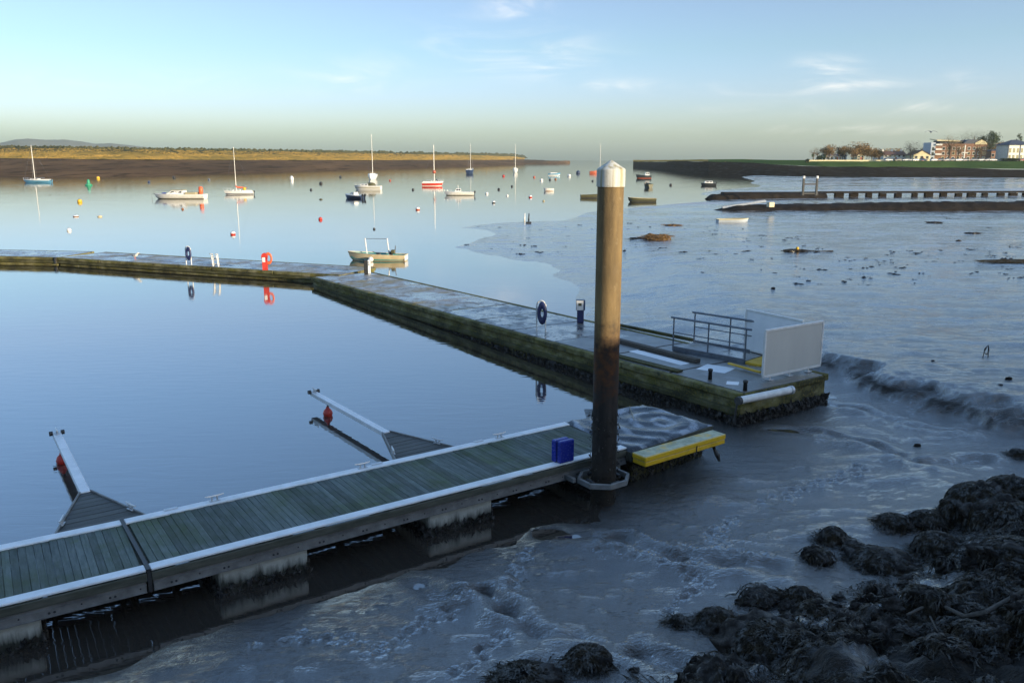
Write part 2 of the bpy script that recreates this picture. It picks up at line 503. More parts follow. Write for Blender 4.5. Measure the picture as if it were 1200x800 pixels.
def mat_pad():
    m, n = new_mat('silted_deck_sheen')
    gp = n.n('ShaderNodeNewGeometry').outputs['Position']
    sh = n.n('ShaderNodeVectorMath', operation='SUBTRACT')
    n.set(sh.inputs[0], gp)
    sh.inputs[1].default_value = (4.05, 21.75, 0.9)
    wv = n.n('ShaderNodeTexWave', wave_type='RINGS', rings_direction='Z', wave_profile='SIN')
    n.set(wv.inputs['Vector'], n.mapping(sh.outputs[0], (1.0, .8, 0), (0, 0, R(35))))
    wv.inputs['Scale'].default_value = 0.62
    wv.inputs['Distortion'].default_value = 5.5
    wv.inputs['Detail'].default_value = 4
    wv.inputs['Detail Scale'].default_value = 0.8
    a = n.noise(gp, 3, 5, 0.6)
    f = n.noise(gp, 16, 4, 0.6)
    silt_sheen = n.math('MULTIPLY', n.mapr(wv.outputs[1], 0.52, 0.95), n.mapr(a, 0.30, 0.60))
    col = n.mix(silt_sheen, (0.014, 0.017, 0.026), (0.30, 0.33, 0.38))  # pale swirls: sky sheen on the wet mud, painted into the colour
    wet(n, col, n.mapr(a, 0.3, 0.7, 0.15, 0.35), f, 0.4, 0.02, 0.02, 0.55, 2.0)
    return m


def mat_yellow_beam():
    m, n = new_mat('worn_yellow_paint')
    gp = n.n('ShaderNodeNewGeometry')
    up = n.n('ShaderNodeSeparateXYZ')
    n.set(up.inputs[0], gp.outputs['Normal'])
    a = n.noise(gp.outputs['Position'], 5, 6, 0.68)
    b = n.noise(gp.outputs['Position'], 2.2, 5, 0.6)
    col = n.mix(n.mapr(a, 0.52, 0.66), (0.78, 0.46, 0.012), (0.58, 0.33, 0.012))
    worn = n.math('MULTIPLY', n.mapr(b, 0.30, 0.48), n.mapr(up.outputs[2], 0.6, 0.9))
    col = n.mix(worn, col, n.mix(n.mapr(a, 0.4, 0.6), (0.50, 0.50, 0.34), (0.30, 0.31, 0.20)))
    finish(n, col, 0.5, a, 0.2, 0.01)
    return m


def mat_weed(name='wet_bladder_wrack', c1=(0.009, 0.008, 0.006), c2=(0.032, 0.023, 0.012), rough=0.26):
    m, n = new_mat(name)
    gp = n.n('ShaderNodeNewGeometry').outputs['Position']
    a = n.noise(gp, 4, 4, 0.6)
    f = n.noise(gp, 38, 4, 0.65)
    col = n.mix(n.mapr(a, 0.35, 0.65), c1, c2)
    finish(n, col, n.mapr(f, 0.3, 0.7, rough - 0.08, rough + 0.25), f, 0.8, 0.03, spec=n.mapr(n.noise(gp, 7, 3, 0.6), 0.46, 0.62, 0.1, 1.0))
    return m


def mat_rock():
    m, n = new_mat('muddy_rock')
    gp = n.n('ShaderNodeNewGeometry')
    up = n.n('ShaderNodeSeparateXYZ')
    n.set(up.inputs[0], gp.outputs['Normal'])
    a = n.noise(gp.outputs['Position'], 2.0, 6, 0.65)
    f = n.noise(gp.outputs['Position'], 18, 5, 0.65)
    col = n.mix(n.mapr(a, 0.35, 0.65), (0.012, 0.010, 0.009), (0.030, 0.024, 0.019))
    mud = n.math('MULTIPLY', n.mapr(a, 0.45, 0.6), n.mapr(up.outputs[2], 0.2, 0.8))
    col = n.mix(mud, col, (0.040, 0.034, 0.030))
    rough = n.mapr(mud, 0, 1, 0.62, 0.3)
    finish(n, col, rough, f, 1.0, 0.06, spec=n.mapr(mud, 0, 1, 0.1, 0.5))
    return m


def mat_marsh(name, c1, c2, c3, sc=0.05):
    m, n = new_mat(name)
    gp = n.n('ShaderNodeNewGeometry').outputs['Position']
    a = n.noise(n.mapping(gp, (sc, sc * 0.25, sc * 4)), 1.0, 6, 0.65)
    b = n.noise(n.mapping(gp, (sc * 8, sc * 3, sc * 20)), 1.0, 5, 0.65)
    col = n.mix(n.mapr(a, 0.38, 0.62), c1, c2)
    col = n.mix(n.mapr(b, 0.5, 0.68), col, c3)
    finish(n, col, 0.95, b, 0.7, 1.0, spec=0.0)
    return m


M['planks'] = mat_planks()
M['slab'] = mat_deck_slab('wet_concrete_deck', 0.45, 0.42)
M['slab_dark'] = mat_deck_slab('grimy_concrete_deck', 0.3, 0.74)
M['slab_moss'] = mat_deck_slab('wet_mossy_deck', 1.1, 0.3)
M['moss_side'] = mat_moss_side('mossy_concrete')
M['moss_dark'] = mat_moss_side('dark_mossy_timber', 0.55)
M['float'] = mat_float()
M['pile'] = mat_pile()
M['cap'] = mat_cap()
M['mud'] = mat_mud()
M['water'] = mat_water()
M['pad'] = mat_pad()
M['yellow_beam'] = mat_yellow_beam()
M['weed'] = mat_weed()
M['mussel'] = mat_weed('mussels_and_weed', (0.014, 0.013, 0.013), (0.04, 0.034, 0.026), 0.5)
M['brown_weed'] = mat_weed('brown_weed', (0.14, 0.075, 0.02), (0.06, 0.035, 0.012), 0.55)
M['rock'] = mat_rock()
M['edge_white'] = mat('edge_white', (0.84, 0.85, 0.86), (0.66, 0.69, 0.70), 0.45, 2.5, 0.1, bd=0.004)
M['fascia'] = mat('fascia_timber', (0.105, 0.105, 0.085), (0.06, 0.062, 0.048), 0.75, 2.5, 0.4, stretch=(1, 5, 5), spec=0.15)
M['channel'] = mat('galvanised_channel', (0.24, 0.24, 0.23), (0.13, 0.125, 0.12), 0.55, 3, 0.2, metal=0.2)
M['finger_board'] = mat('finger_board', (0.075, 0.075, 0.072), (0.045, 0.047, 0.04), 0.6, 3, 0.4, rand=0.25, stretch=(1, 10, 10))
M['breakwater'] = mat('breakwater_stone', (0.009, 0.007, 0.006), (0.022, 0.016, 0.012), 0.85, 1.0, 0.8, bd=0.2, spec=0.2)
M['marsh'] = mat_marsh('marsh_grass', (0.52, 0.30, 0.065), (0.30, 0.20, 0.05), (0.11, 0.095, 0.035), 0.02)
M['marsh_dark'] = mat_marsh('dune_scrub', (0.055, 0.06, 0.03), (0.10, 0.09, 0.04), (0.03, 0.035, 0.02))
M['bank_mud'] = mat_marsh('bank_mud', (0.22, 0.125, 0.065), (0.13, 0.078, 0.046), (0.05, 0.034, 0.022), 0.012)
M['shore_mud'] = mat_marsh('shore_mud', (0.022, 0.017, 0.014), (0.035, 0.026, 0.02), (0.05, 0.045, 0.045), 0.04)
M['lawn'] = mat_marsh('lawn', (0.085, 0.14, 0.04), (0.06, 0.10, 0.03), (0.10, 0.13, 0.04), 0.1)
M['hazed_heath'] = mat_marsh('hazed_heath', (0.24, 0.22, 0.16), (0.19, 0.175, 0.13), (0.16, 0.15, 0.11), 0.003)  # paler than plain heath: distance haze put into the colour


# ------------------------------------------------------------------ mesh helpers
def rotz(a):
    return Matrix.Rotation(a, 4, 'Z')


class MB:
    def __init__(s):
        s.v = []
        s.f = []

    def add(s, vs, fs):
        o = len(s.v)
        s.v.extend([tuple(v) for v in vs])
        s.f.extend([tuple(i + o for i in f) for f in fs])
        return s

    def box(s, c, d, rot=None):
        hx, hy, hz = d[0] / 2, d[1] / 2, d[2] / 2
        vs = [Vector((x * hx, y * hy, z * hz)) for z in (-1, 1) for x, y in ((-1, -1), (1, -1), (1, 1), (-1, 1))]
        if rot is not None:
            vs = [rot @ v for v in vs]
        c = Vector(c)
        return s.add([v + c for v in vs], [(3, 2, 1, 0), (4, 5, 6, 7), (0, 1, 5, 4), (1, 2, 6, 5), (2, 3, 7, 6), (3, 0, 4, 7)])

    def bbox(s, c, d, b=0.01, rot=None):
        """box with chamfered edges"""
        bm = bmesh.new()
        bmesh.ops.create_cube(bm, size=1)
        bmesh.ops.scale(bm, vec=d, verts=bm.verts)
        bmesh.ops.bevel(bm, geom=bm.edges[:], offset=b, segments=1, affect='EDGES')
        bm.verts.index_update()
        vs = [v.co.copy() for v in bm.verts]
        fs = [tuple(v.index for v in f.verts) for f in bm.faces]
        bm.free()
        if rot is not None:
            vs = [rot @ v for v in vs]
        c = Vector(c)
        return s.add([v + c for v in vs], fs)

    def prism(s, poly, z0, z1):
        n = len(poly)
        vs = [(x, y, z0) for x, y in poly] + [(x, y, z1) for x, y in poly]
        fs = [tuple(range(n - 1, -1, -1)), tuple(range(n, 2 * n))]
        fs += [(i, (i + 1) % n, n + (i + 1) % n, n + i) for i in range(n)]
        return s.add(vs, fs)

    def tube(s, pts, r, n=8, cap=True):
        pts = [Vector(p) for p in pts]
        rs = r if isinstance(r, (list, tuple)) else [r] * len(pts)
        rings = []
        for i, p in enumerate(pts):
            t = (pts[min(i + 1, len(pts) - 1)] - pts[max(i - 1, 0)]).normalized()
            up = Vector((0, 0, 1)) if abs(t.z) < 0.9 else Vector((1, 0, 0))
            a = t.cross(up).normalized()
            b = a.cross(t).normalized()
            rings.append([p + (a * math.cos(2 * math.pi * k / n) + b * math.sin(2 * math.pi * k / n)) * rs[i] for k in range(n)])
        vs = [v for rg in rings for v in rg]
        fs = []
        for i in range(len(pts) - 1):
            for k in range(n):
                k2 = (k + 1) % n
                fs.append((i * n + k, i * n + k2, (i + 1) * n + k2, (i + 1) * n + k))
        if cap:
            fs.append(tuple(range(n - 1, -1, -1)))
            fs.append(tuple((len(pts) - 1) * n + k for k in range(n)))
        return s.add(vs, fs)

    def lathe(s, prof, n=16, c=(0, 0, 0), rot=None):
        vs = []
        for r, z in prof:
            for k in range(n):
                vs.append(Vector((r * math.cos(2 * math.pi * k / n), r * math.sin(2 * math.pi * k / n), z)))
        fs = []
        for i in range(len(prof) - 1):
            for k in range(n):
                k2 = (k + 1) % n
                fs.append((i * n + k, i * n + k2, (i + 1) * n + k2, (i + 1) * n + k))
        if prof[0][0] > 1e-4:
            fs.append(tuple(range(n - 1, -1, -1)))
        if prof[-1][0] > 1e-4:
            fs.append(tuple((len(prof) - 1) * n + k for k in range(n)))
        if rot is not None:
            vs = [rot @ v for v in vs]
        return s.add([v + Vector(c) for v in vs], fs)

    def ball(s, c, r, n=12, sq=1.0):
        prof = [(r * math.sin(math.pi * i / 8) + (1e-5 if i in (0, 8) else 0), -r * sq * math.cos(math.pi * i / 8)) for i in range(9)]
        return s.lathe(prof, n, c)

    def torus(s, c, Rr, r, rot=None, n=20, m=8, a0=0, a1=2 * math.pi, sy=1.0):
        full = abs(a1 - a0 - 2 * math.pi) < 1e-4
        cnt = n if full else n + 1
        vs = []
        for i in range(cnt):
            a = a0 + (a1 - a0) * i / n
            for k in range(m):
                b = 2 * math.pi * k / m
                vs.append(Vector(((Rr + r * math.cos(b)) * math.cos(a), (Rr + r * math.cos(b)) * math.sin(a) * sy, r * math.sin(b))))
        fs = []
        for i in range(n if full else n):
            j = (i + 1) % cnt
            for k in range(m):
                k2 = (k + 1) % m
                fs.append((i * m + k, j * m + k, j * m + k2, i * m + k2))
        if rot is not None:
            vs = [rot @ v for v in vs]
        return s.add([v + Vector(c) for v in vs], fs)

    def build(s, name, mt, parent=None, smooth=False, loc=None, rot=None):
        me = bpy.data.meshes.new(name)
        me.from_pydata(s.v, [], s.f)
        me.update()
        if smooth:
            me.polygons.foreach_set('use_smooth', [True] * len(me.polygons))
        return link(name, me, mt, parent, loc, rot)


def link(name, me, mt, parent=None, loc=None, rot=None):
    o = bpy.data.objects.new(name, me)
    COL.objects.link(o)
    if mt is not None and not me.materials:
        me.materials.append(mt)
    if parent is not None:
        o.parent = parent
    if loc is not None:
        o.location = loc
    if rot is not None:
        o.rotation_euler = rot
    return o


def smooth_angle(o, deg=35):
    o.data.polygons.foreach_set('use_smooth', [True] * len(o.data.polygons))
    try:
        o.data.set_sharp_from_angle(angle=R(deg))
    except Exception:
        pass
    return o


def tag(o, label=None, cat=None, group=None, kind=None):
    if label:
        o['label'] = label
    if cat:
        o['category'] = cat
    if group:
        o['group'] = group
    if kind:
        o['kind'] = kind
    return o


def thing(name, label, cat, loc=(0, 0, 0), rz=0.0, group=None):
    o = bpy.data.objects.new(name, None)
    o.empty_display_size = 0.3
    COL.objects.link(o)
    o.location = loc
    o.rotation_euler = (0, 0, rz)
    return tag(o, label, cat, group)


def copy_tree(o, parent=None):
    c = o.copy()
    COL.objects.link(c)
    if parent is not None:
        c.parent = parent
    for ch in list(o.children):
        copy_tree(ch, c)
    return c


# numpy value noise
def _hash(ix, iy, seed):
    h = (ix.astype(np.int64) * 374761393 + iy.astype(np.int64) * 668265263 + seed * 974634777) & 0x7fffffff
    h = ((h ^ (h >> 13)) * 1274126177) & 0x7fffffff
    return ((h ^ (h >> 16)) & 0xffff) / 65535.0


def vnoise(x, y, seed=0):
    x = np.asarray(x, float)
    y = np.asarray(y, float)
    ix, iy = np.floor(x), np.floor(y)
    fx, fy = x - ix, y - iy
    fx = fx * fx * fx * (fx * (fx * 6 - 15) + 10)
    fy = fy * fy * fy * (fy * (fy * 6 - 15) + 10)
    a = _hash(ix, iy, seed)
    b = _hash(ix + 1, iy, seed)
    c = _hash(ix, iy + 1, seed)
    d = _hash(ix + 1, iy + 1, seed)
    return (a * (1 - fx) + b * fx) * (1 - fy) + (c * (1 - fx) + d * fx) * fy - 0.5


def fbm(x, y, oct=4, seed=0, gain=0.5):
    t = 0
    amp = 1.0
    for k in range(oct):
        t = t + amp * vnoise(x, y, seed + k * 17)
        x, y = x * 2.03 + 11.3, y * 2.03 + 5.7
        amp *= gain
    return t


def grid_mesh(name, P, mt, smooth=True, wrap=False):
    """P: (rows, cols, 3) array to a quad sheet"""
    r, c, _ = P.shape
    me = bpy.data.meshes.new(name)
    idx = np.arange(r * c).reshape(r, c)
    q = np.stack([idx[:-1, :-1], idx[:-1, 1:], idx[1:, 1:], idx[1:, :-1]], -1).reshape(-1, 4)
    nf = len(q)
    me.vertices.add(r * c)
    me.vertices.foreach_set('co', P.reshape(-1).astype(np.float32))
    me.loops.add(nf * 4)
    me.loops.foreach_set('vertex_index', q.reshape(-1).astype(np.int32))
    me.polygons.add(nf)
    me.polygons.foreach_set('loop_start', (np.arange(nf) * 4).astype(np.int32))
    me.polygons.foreach_set('use_smooth', np.full(nf, smooth))
    me.update(calc_edges=True)
    return link(name, me, mt)


def raw_mesh(name, V, Fc, mt, parent=None, smooth=False):
    """V (n,3), Fc (m,k) arrays"""
    me = bpy.data.meshes.new(name)
    V = np.asarray(V, np.float32)
    Fc = np.asarray(Fc, np.int32)
    m, k = Fc.shape
    me.vertices.add(len(V))
    me.vertices.foreach_set('co', V.reshape(-1))
    me.loops.add(m * k)
    me.loops.foreach_set('vertex_index', Fc.reshape(-1))
    me.polygons.add(m)
    me.polygons.foreach_set('loop_start', (np.arange(m) * k).astype(np.int32))
    me.polygons.foreach_set('use_smooth', np.full(m, smooth))
    me.update(calc_edges=True)
    return link(name, me, mt, parent)


# ------------------------------------------------------------------ ground: the mud sheet
def rbf_fit(ctrl):
    P = np.array([(c.x, c.y) for c in ctrl])
    Z = np.array([c.z for c in ctrl])

    def tr(x, y):
        return np.stack([5.0 * x / y, 4.0 * np.log(y)], -1)
    T = tr(P[:, 0], P[:, 1])
    D = np.linalg.norm(T[:, None] - T[None], axis=-1)
    n = len(T)
    A = np.zeros((n + 1, n + 1))
    A[:n, :n] = D - 0.02 * np.eye(n)
    A[n, :n] = 1
    A[:n, n] = 1
    wv = np.linalg.solve(A, np.append(Z, 0))

    def ev(x, y):
        sh = np.shape(x)
        q = tr(np.ravel(x), np.maximum(np.ravel(y), 2.0))
        o = np.full(len(q), wv[n])
        for i in range(n):
            o += wv[i] * np.hypot(q[:, 0] - T[i, 0], q[:, 1] - T[i, 1])
        return o.reshape(sh)
    return ev


CT = [(300, 640, -.5), (0, 760, -.6), (100, 750, -.4), (550, 600, -.4), (640, 590, -.3), (-200, 850, -.5), (200, 560, -.8), (500, 450, -.8), (0, 400, -.9),
      (60, 800, -.005), (200, 752, -.01), (330, 712, -.005), (420, 690, 0), (500, 668, 0), (560, 645, .01), (640, 620, 0), (-100, 900, .02),
      (706, 594, -.02), (760, 592, .0), (700, 650, .08), (860, 552, .01), (820, 565, .02), (790, 530, -.03),
      (840, 515, -.04), (900, 500, -.02), (955, 492, .01), (930, 525, .015), (890, 545, .03), (1000, 500, 0.05), (980, 480, .03),
      (300, 790, .16), (450, 730, .10), (500, 760, .2), (600, 700, .16), (700, 720, .18), (760, 700, .15), (860, 620, .12), (900, 600, .12), (950, 560, .08),
      (200, 800, .12), (130, 800, .03), (1100, 520, .08), (1190, 525, .18), (1010, 540, .08), (1060, 580, .16), (960, 590, .06), (1000, 570, .04),
      (838, 720, .25), (960, 640, .25), (1130, 590, .3), (640, 790, .22), (820, 790, .35),
      (1050, 390, .1), (1199, 420, .15), (1100, 360, .12), (1000, 360, .1), (900, 350, .15), (800, 350, .2), (760, 375, .25), (1000, 300, .2), (1190, 300, .3),
      (850, 300, .18), (750, 310, .12), (700, 330, .08), (720, 300, .06), (1120, 480, .1), (1020, 440, .05), (1300, 500, .2),
      (692, 362, 0), (672, 350, 0), (642, 325, 0), (602, 305, 0), (560, 298, 0), (530, 290, 0), (532, 267, 0), (600, 262, .01), (570, 280, .04), (640, 300, .06),
      (650, 258, -.03), (740, 252, -.01), (800, 249, 0), (700, 275, .05),
      (500, 280, -.4), (600, 340, -.4), (550, 320, -.4), (450, 250, -.6), (600, 230, -.6), (700, 235, -.4), (780, 238, -.4), (400, 215, -.8), (600, 205, -.8),
      (900, 268, .15), (1050, 262, .25), (1190, 262, .3), (850, 244, .3), (1000, 248, .4), (1190, 248, .45), (1300, 246, .5),
      (840, 238, .05), (1000, 235, .12), (1190, 235, .25), (905, 222, .04), (960, 215, .1), (1100, 215, .1), (1190, 215, .12), (1100, 208, .1), (1000, 210, .05), (880, 213, -.15), (850, 220, -.3),
      (900, 207, -.05), (1000, 205, .12), (1190, 209, .2), (800, 205, -.5), (1300, 212, .2), (850, 228, -.05)]
rbf = rbf_fit([at(x, y, z) for x, y, z in CT])

LEDGE = [at(930, 405, .5), at(960, 414, .5), at(1010, 432, .5), at(1060, 448, .5), at(1110, 463, .5), at(1150, 480, .5), at(1200, 492, .5), at(1300, 520, .5)]
lx, ly = [p.x for p in LEDGE], [p.y for p in LEDGE]
HEAP = [at(560, 850, .3), at(640, 838, .3), at(820, 802, .3), at(870, 752, .3), at(950, 712, .3), at(1010, 690, .3), at(1060, 655, .3), at(1120, 605, .3), at(1160, 570, .3), at(1215, 545, .3), at(1300, 500, .3)]
hx = [-20] + [p.x for p in HEAP] + [60]
hy = [4.0] + [p.y for p in HEAP] + [HEAP[-1].y + 38]


def ledge_sd(x, y):
    w = fbm(x * 0.55, y * 0.7, 5, 31, .6) * 2.2
    return (y - np.interp(x, lx, ly)) * 0.85 + w


def heap_sd(x, y):
    return (np.interp(x, hx, hy) - y) * 0.72


def sstep(t):
    t = np.clip(t, 0, 1)
    return t * t * (3 - 2 * t)


DENTS = []
for seq, n in (([(1010, 545), (985, 556), (945, 566), (900, 585)], 34), ([(860, 600), (838, 625), (850, 652), (905, 660)], 30), ([(620, 640), (605, 665), (600, 700)], 14),
               ([(440, 770), (480, 745), (520, 722), (560, 700)], 22), ([(540, 790), (575, 765), (600, 748)], 16), ([(800, 640), (815, 680), (790, 715)], 16),
               ([(700, 640), (760, 655), (830, 690)], 14), ([(300, 760), (360, 748), (430, 745)], 16)):
    pts = [at(*p, .12) for p in seq]
    for k in range(n):
        t = k / (n - 1) * (len(pts) - 1)
        i = min(int(t), len(pts) - 2)
        p = pts[i].lerp(pts[i + 1], t - i)
        DENTS.append((p.x + rnd.gauss(0, .10), p.y + rnd.gauss(0, .10), rnd.uniform(.06, .09), rnd.uniform(.04, .075)))
CREASES = [[at(*p, .1) for p in q] for q in ([(640, 622), (720, 632), (790, 655), (850, 668), (900, 672)], [(560, 690), (590, 720), (630, 752), (680, 755), (740, 770), (800, 790)],
                                             [(490, 682), (530, 700), (570, 697), (600, 725)], [(900, 500), (960, 505), (1020, 518), (1080, 545), (1150, 540)], [(960, 470), (1010, 478), (1070, 498), (1130, 505), (1200, 503)])]


def terrain(x, y, fine=True):
    x = np.asarray(x, float)
    y = np.asarray(y, float)
    base = rbf(x, y)
    near = np.clip((34 - y) / 8, 0, 1)
    far = np.clip((y - 60) / 60, 0, 1)
    dry = np.clip((base + .05) / .12, 0, 1)
    # soft swells of the mud, ripples stretched along the shore
    base = base + dry * ((.05 + .02 * np.clip((58 - y) / 20, 0, 1) + .09 * near) * fbm(x * .40, y * .75, 4, 3) * (1 - far) + (0.015 * fbm(x * 1.6, y * 2.6, 4, 5) + .006 * fbm(x * 5.5, y * 7.5, 3, 6)) * near + 0.16 * far * fbm(x * .05, y * .16, 5, 8))
    # flow ridges: warped, rounded crests left by the ebb
    wx, wy = fbm(x * .35, y * .35, 3, 101) * 2.2, fbm(x * .35 + 9, y * .35, 3, 103) * 2.2
    rn = vnoise(x * .55 + wx, y * 1.25 + wy, 107)
    base = base + dry * near * .026 * (1 - np.abs(rn) * 4) * sstep((y - 9) / 3)
    lift = sstep((x - 1.5) / .9) * np.clip((28 - y) / 2, 0, 1)
    base = np.where(base < .03, base + (.018 + .25 * np.maximum(base, -.05) - base) * lift, base)
    # the washed-out ledge of the bank
    sd = ledge_sd(x, y)
    fade = sstep((x - 6.5) / 6.0) * (1 - .75 * sstep((y - 60) / 60))
    st = .45 * sstep((sd + 2.2) / 1.8) + .55 * sstep((sd + .2) / 1.9)
    rough = (st * (1 - st) * 4) * near
    base = base + .55 * fade * st + fade * rough * (.14 * np.abs(fbm(x * .55, y * 1.7, 4, 41)) + .09 * fbm(x * 1.6, y * 3.4, 4, 43))
    # the stony heap rising to the quayside
    hs = heap_sd(x, y) + .7 * fbm(x * .5, y * .5, 3, 77)
    hz = np.clip(hs, 0, None)
    lump = np.abs(fbm(x * .9, y * .9, 5, 91)) * .55 + np.abs(fbm(x * 2.6, y * 2.6, 3, 97)) * .22
    base = base + .30 * hz + lump * sstep(hs / 1.2) * np.clip((60 - y) / 20, 0, 1)
    return np.minimum(base, 5.35)


def axis(lo, hi, f0, f1, step, grow):
    a = list(np.arange(f0, f1, step))
    d = step
    p = a[-1]
    while p < hi:
        d *= grow
        p += d
        a.append(p)
    d = step
    p = a[0]
    pre = []
    while p > lo:
        d *= grow
        p -= d
        pre.append(p)
    return np.array(pre[::-1] + a)


gx = axis(-50, 360, -9, 17, .055, 1.045)
gy = axis(3.5, 420, 9.5, 31, .055, 1.022)
GX, GY = np.meshgrid(gx, gy)
GZ = terrain(GX, GY)
for (dx, dy, dr, dd) in DENTS:
    i0, i1 = np.searchsorted(gx, (dx - 3 * dr, dx + 3 * dr))
    j0, j1 = np.searchsorted(gy, (dy - 3 * dr, dy + 3 * dr))
    sx_, sy_ = GX[j0:j1, i0:i1] - dx, GY[j0:j1, i0:i1] - dy
    q = (sx_ ** 2 + sy_ ** 2) / dr ** 2
    GZ[j0:j1, i0:i1] += dd * (-np.exp(-q) + .45 * np.exp(-(q - 2.2) ** 2))
for cr in CREASES:
    for a, b in zip(cr[:-1], cr[1:]):
        i0, i1 = np.searchsorted(gx, (min(a.x, b.x) - 1, max(a.x, b.x) + 1))
        j0, j1 = np.searchsorted(gy, (min(a.y, b.y) - 1, max(a.y, b.y) + 1))
        X_, Y_ = GX[j0:j1, i0:i1], GY[j0:j1, i0:i1]
        d = b - a
        L2 = d.x ** 2 + d.y ** 2
        t = np.clip(((X_ - a.x) * d.x + (Y_ - a.y) * d.y) / L2, 0, 1)
        ds = np.hypot(X_ - a.x - t * d.x, Y_ - a.y - t * d.y) + .35 * fbm(X_ * 1.3, Y_ * 1.3, 3, 55)
        GZ[j0:j1, i0:i1] += -.09 * np.exp(-(ds / .14) ** 2) + .05 * np.exp(-((ds - .40) / .24) ** 2)
mud = tag(grid_mesh('mud', np.stack([GX, GY, GZ], -1), M['mud']), kind='structure')
_h = sstep((heap_sd(GX, GY) - .5 + 2.0 * fbm(GX * .8, GY * .8, 4, 78)) / 1.6)
_l = sstep((ledge_sd(GX, GY) + 2.0) / 2.9)
_l = 4 * _l * (1 - _l) * sstep((GX - 6.5) / 6.0) * np.clip((40 - GY) / 8, 0, 1) * np.clip(.85 + 1.1 * fbm(GX * .9, GY * 1.6, 4, 47), 0, .97)  # ledge face darkened: its shade is painted into the mud
sa = mud.data.attributes.new('stony_shade', 'FLOAT', 'POINT')
sa.data.foreach_set('value', np.maximum(_h, _l).reshape(-1).astype(np.float32))

wm = MB()
wm.add([(-9000, -200, 0), (9000, -200, 0), (9000, 9000, 0), (-9000, 9000, 0)], [(0, 1, 2, 3)])
tag(wm.build('water', M['water']), kind='structure')


# ------------------------------------------------------------------ the far shores
def strip(name, lines, mt, cols=160, rows=12, amp=0.0, scale=.05, seed=1, crest=0.0):
    """a loft through polylines that run along the shore, from the water's edge inland"""
    res = []
    for ln in lines:
        ln = [Vector(p) for p in ln]
        t = np.linspace(0, len(ln) - 1, cols)
        res.append(np.array([ln[min(int(k), len(ln) - 2)].lerp(ln[min(int(k), len(ln) - 2) + 1], k - min(int(k), len(ln) - 2)) for k in t]))
    res = np.array(res)
    out = []
    for k in np.linspace(0, len(res) - 1, rows):
        i = min(int(k), len(res) - 2)
        out.append(res[i] * (1 - (k - i)) + res[i + 1] * (k - i))
    P = np.array(out)
    w = np.sin(np.linspace(0, 1, rows) * math.pi / 2)[:, None] ** 1
    P[..., 2] += amp * w * fbm(P[..., 0] * scale, P[..., 1] * scale * .5, 5, seed)
    if crest:
        P[-1, :, 2] += crest * fbm(np.arange(cols) * .35, np.zeros(cols), 4, seed + 5)
    return tag(grid_mesh(name, P, mt), kind='structure')


# left spit: water edge, top of the mud, top of the marsh, crest
LS = [(-160, 207, 185, 171.5), (0, 206.5, 185.5, 172.8), (75, 207.5, 186.3, 173.4), (150, 207, 187, 174.8), (230, 204.5, 187.3, 175.8), (300, 203, 187.6, 177), (380, 201, 187.8, 178.2), (450, 199.2, 187.8, 179.6), (520, 197, 187.6, 180.9),
      (570, 195.2, 187.4, 182.0), (600, 194, 187.3, 182.9), (614, 193.3, 187.2, 185)]
l0, l1, l2, l3, l4 = [], [], [], [], []
for x, y0, y1, y2 in LS:
    p0 = at(x, y0, 0)
    Yd = p0.y
    l0.append(at_y(x, y0 + 1.2, Yd * .97) + Vector((0, 0, -.4)))
    a = at_y(x, y1, Yd * 1.55)
    l1.append(a)
    b = at_y(x, (y1 + 2 * y2) / 3 + .6, Yd * 1.8)
    l2.append(b)
    c = at_y(x, y2, Yd * 1.95)
    l3.append(c)
    l4.append(Vector((c.x * 1.12, c.y * 1.12, 0)))
tip = [(640, 191.7, 187.9), (655, 190.7, 188.2), (668, 189.4, 188.6)]
t0 = [l0[-1]] + [at_y(x, y + .6, l0[-1].y * k) for (x, y, _), k in zip(tip, (1.15, 1.3, 1.5))]
t1 = [l1[-1]] + [at_y(x, y, l0[-1].y * k) for (x, _, y), k in zip(tip, (1.45, 1.45, 1.55))]
for p in t0[1:]:
    p.z = min(p.z, -.2)
strip('mudbank', [l0 + t0[1:], l1 + t1[1:]], M['bank_mud'], 240, 14, 1.0, .04, 3)
strip('marsh', [l1, l2], M['marsh'], 240, 10, 1.4, .06, 5)
strip('dune', [l2, l3, l4], M['marsh_dark'], 300, 9, 1.4, .09, 6, 1.5)

# tussocks and scrub that stand up from the marsh and catch the low sun
def tussocks(name, la, lb, n, size, mt, seed, tall=.6):
    rg = np.random.default_rng(seed)
    m_ = len(la)
    t = rg.random(n) * (m_ - 1)
    i = np.minimum(t.astype(int), m_ - 2)
    f = (t - i)[:, None]
    A = np.array([tuple(p) for p in la])
    B = np.array([tuple(p) for p in lb])
    a = A[i] * (1 - f) + A[i + 1] * f
    b = B[i] * (1 - f) + B[i + 1] * f
    g = rg.random(n)[:, None]
    P = a * (1 - g) + b * g
    k = P[:, 1] / 700
    s = rg.uniform(*size, n) * k
    base = np.array([(1, 0, -.2), (.3, .9, -.2), (-.8, .6, -.2), (-.8, -.6, -.2), (.3, -.9, -.2), (0.15, 0, 1)])
    V = P[:, None, :] + base[None] * np.stack([s, s, s * tall], 1)[:, None, :] * rg.uniform(.7, 1.3, (n, 6, 1))
    fc = np.array([(0, 1, 5), (1, 2, 5), (2, 3, 5), (3, 4, 5), (4, 0, 5)])
    Fc = (fc[None] + (np.arange(n) * 6)[:, None, None]).reshape(-1, 3)
    return tag(raw_mesh(name, V.reshape(-1, 3), Fc, mt), kind='stuff')


tussocks('marsh_tussocks', l1[:-1], l2[:-1], 15000, (.4, 1.2), M['marsh'], 4, .3)
tussocks('dune_grass', l2, l3, 9000, (.4, 1.2), M['marsh'], 5, .3)
tussocks('dune_scrub', [p * .99 for p in l3], l3, 1500, (1.2, 4.0), M['marsh_dark'], 6, .5)

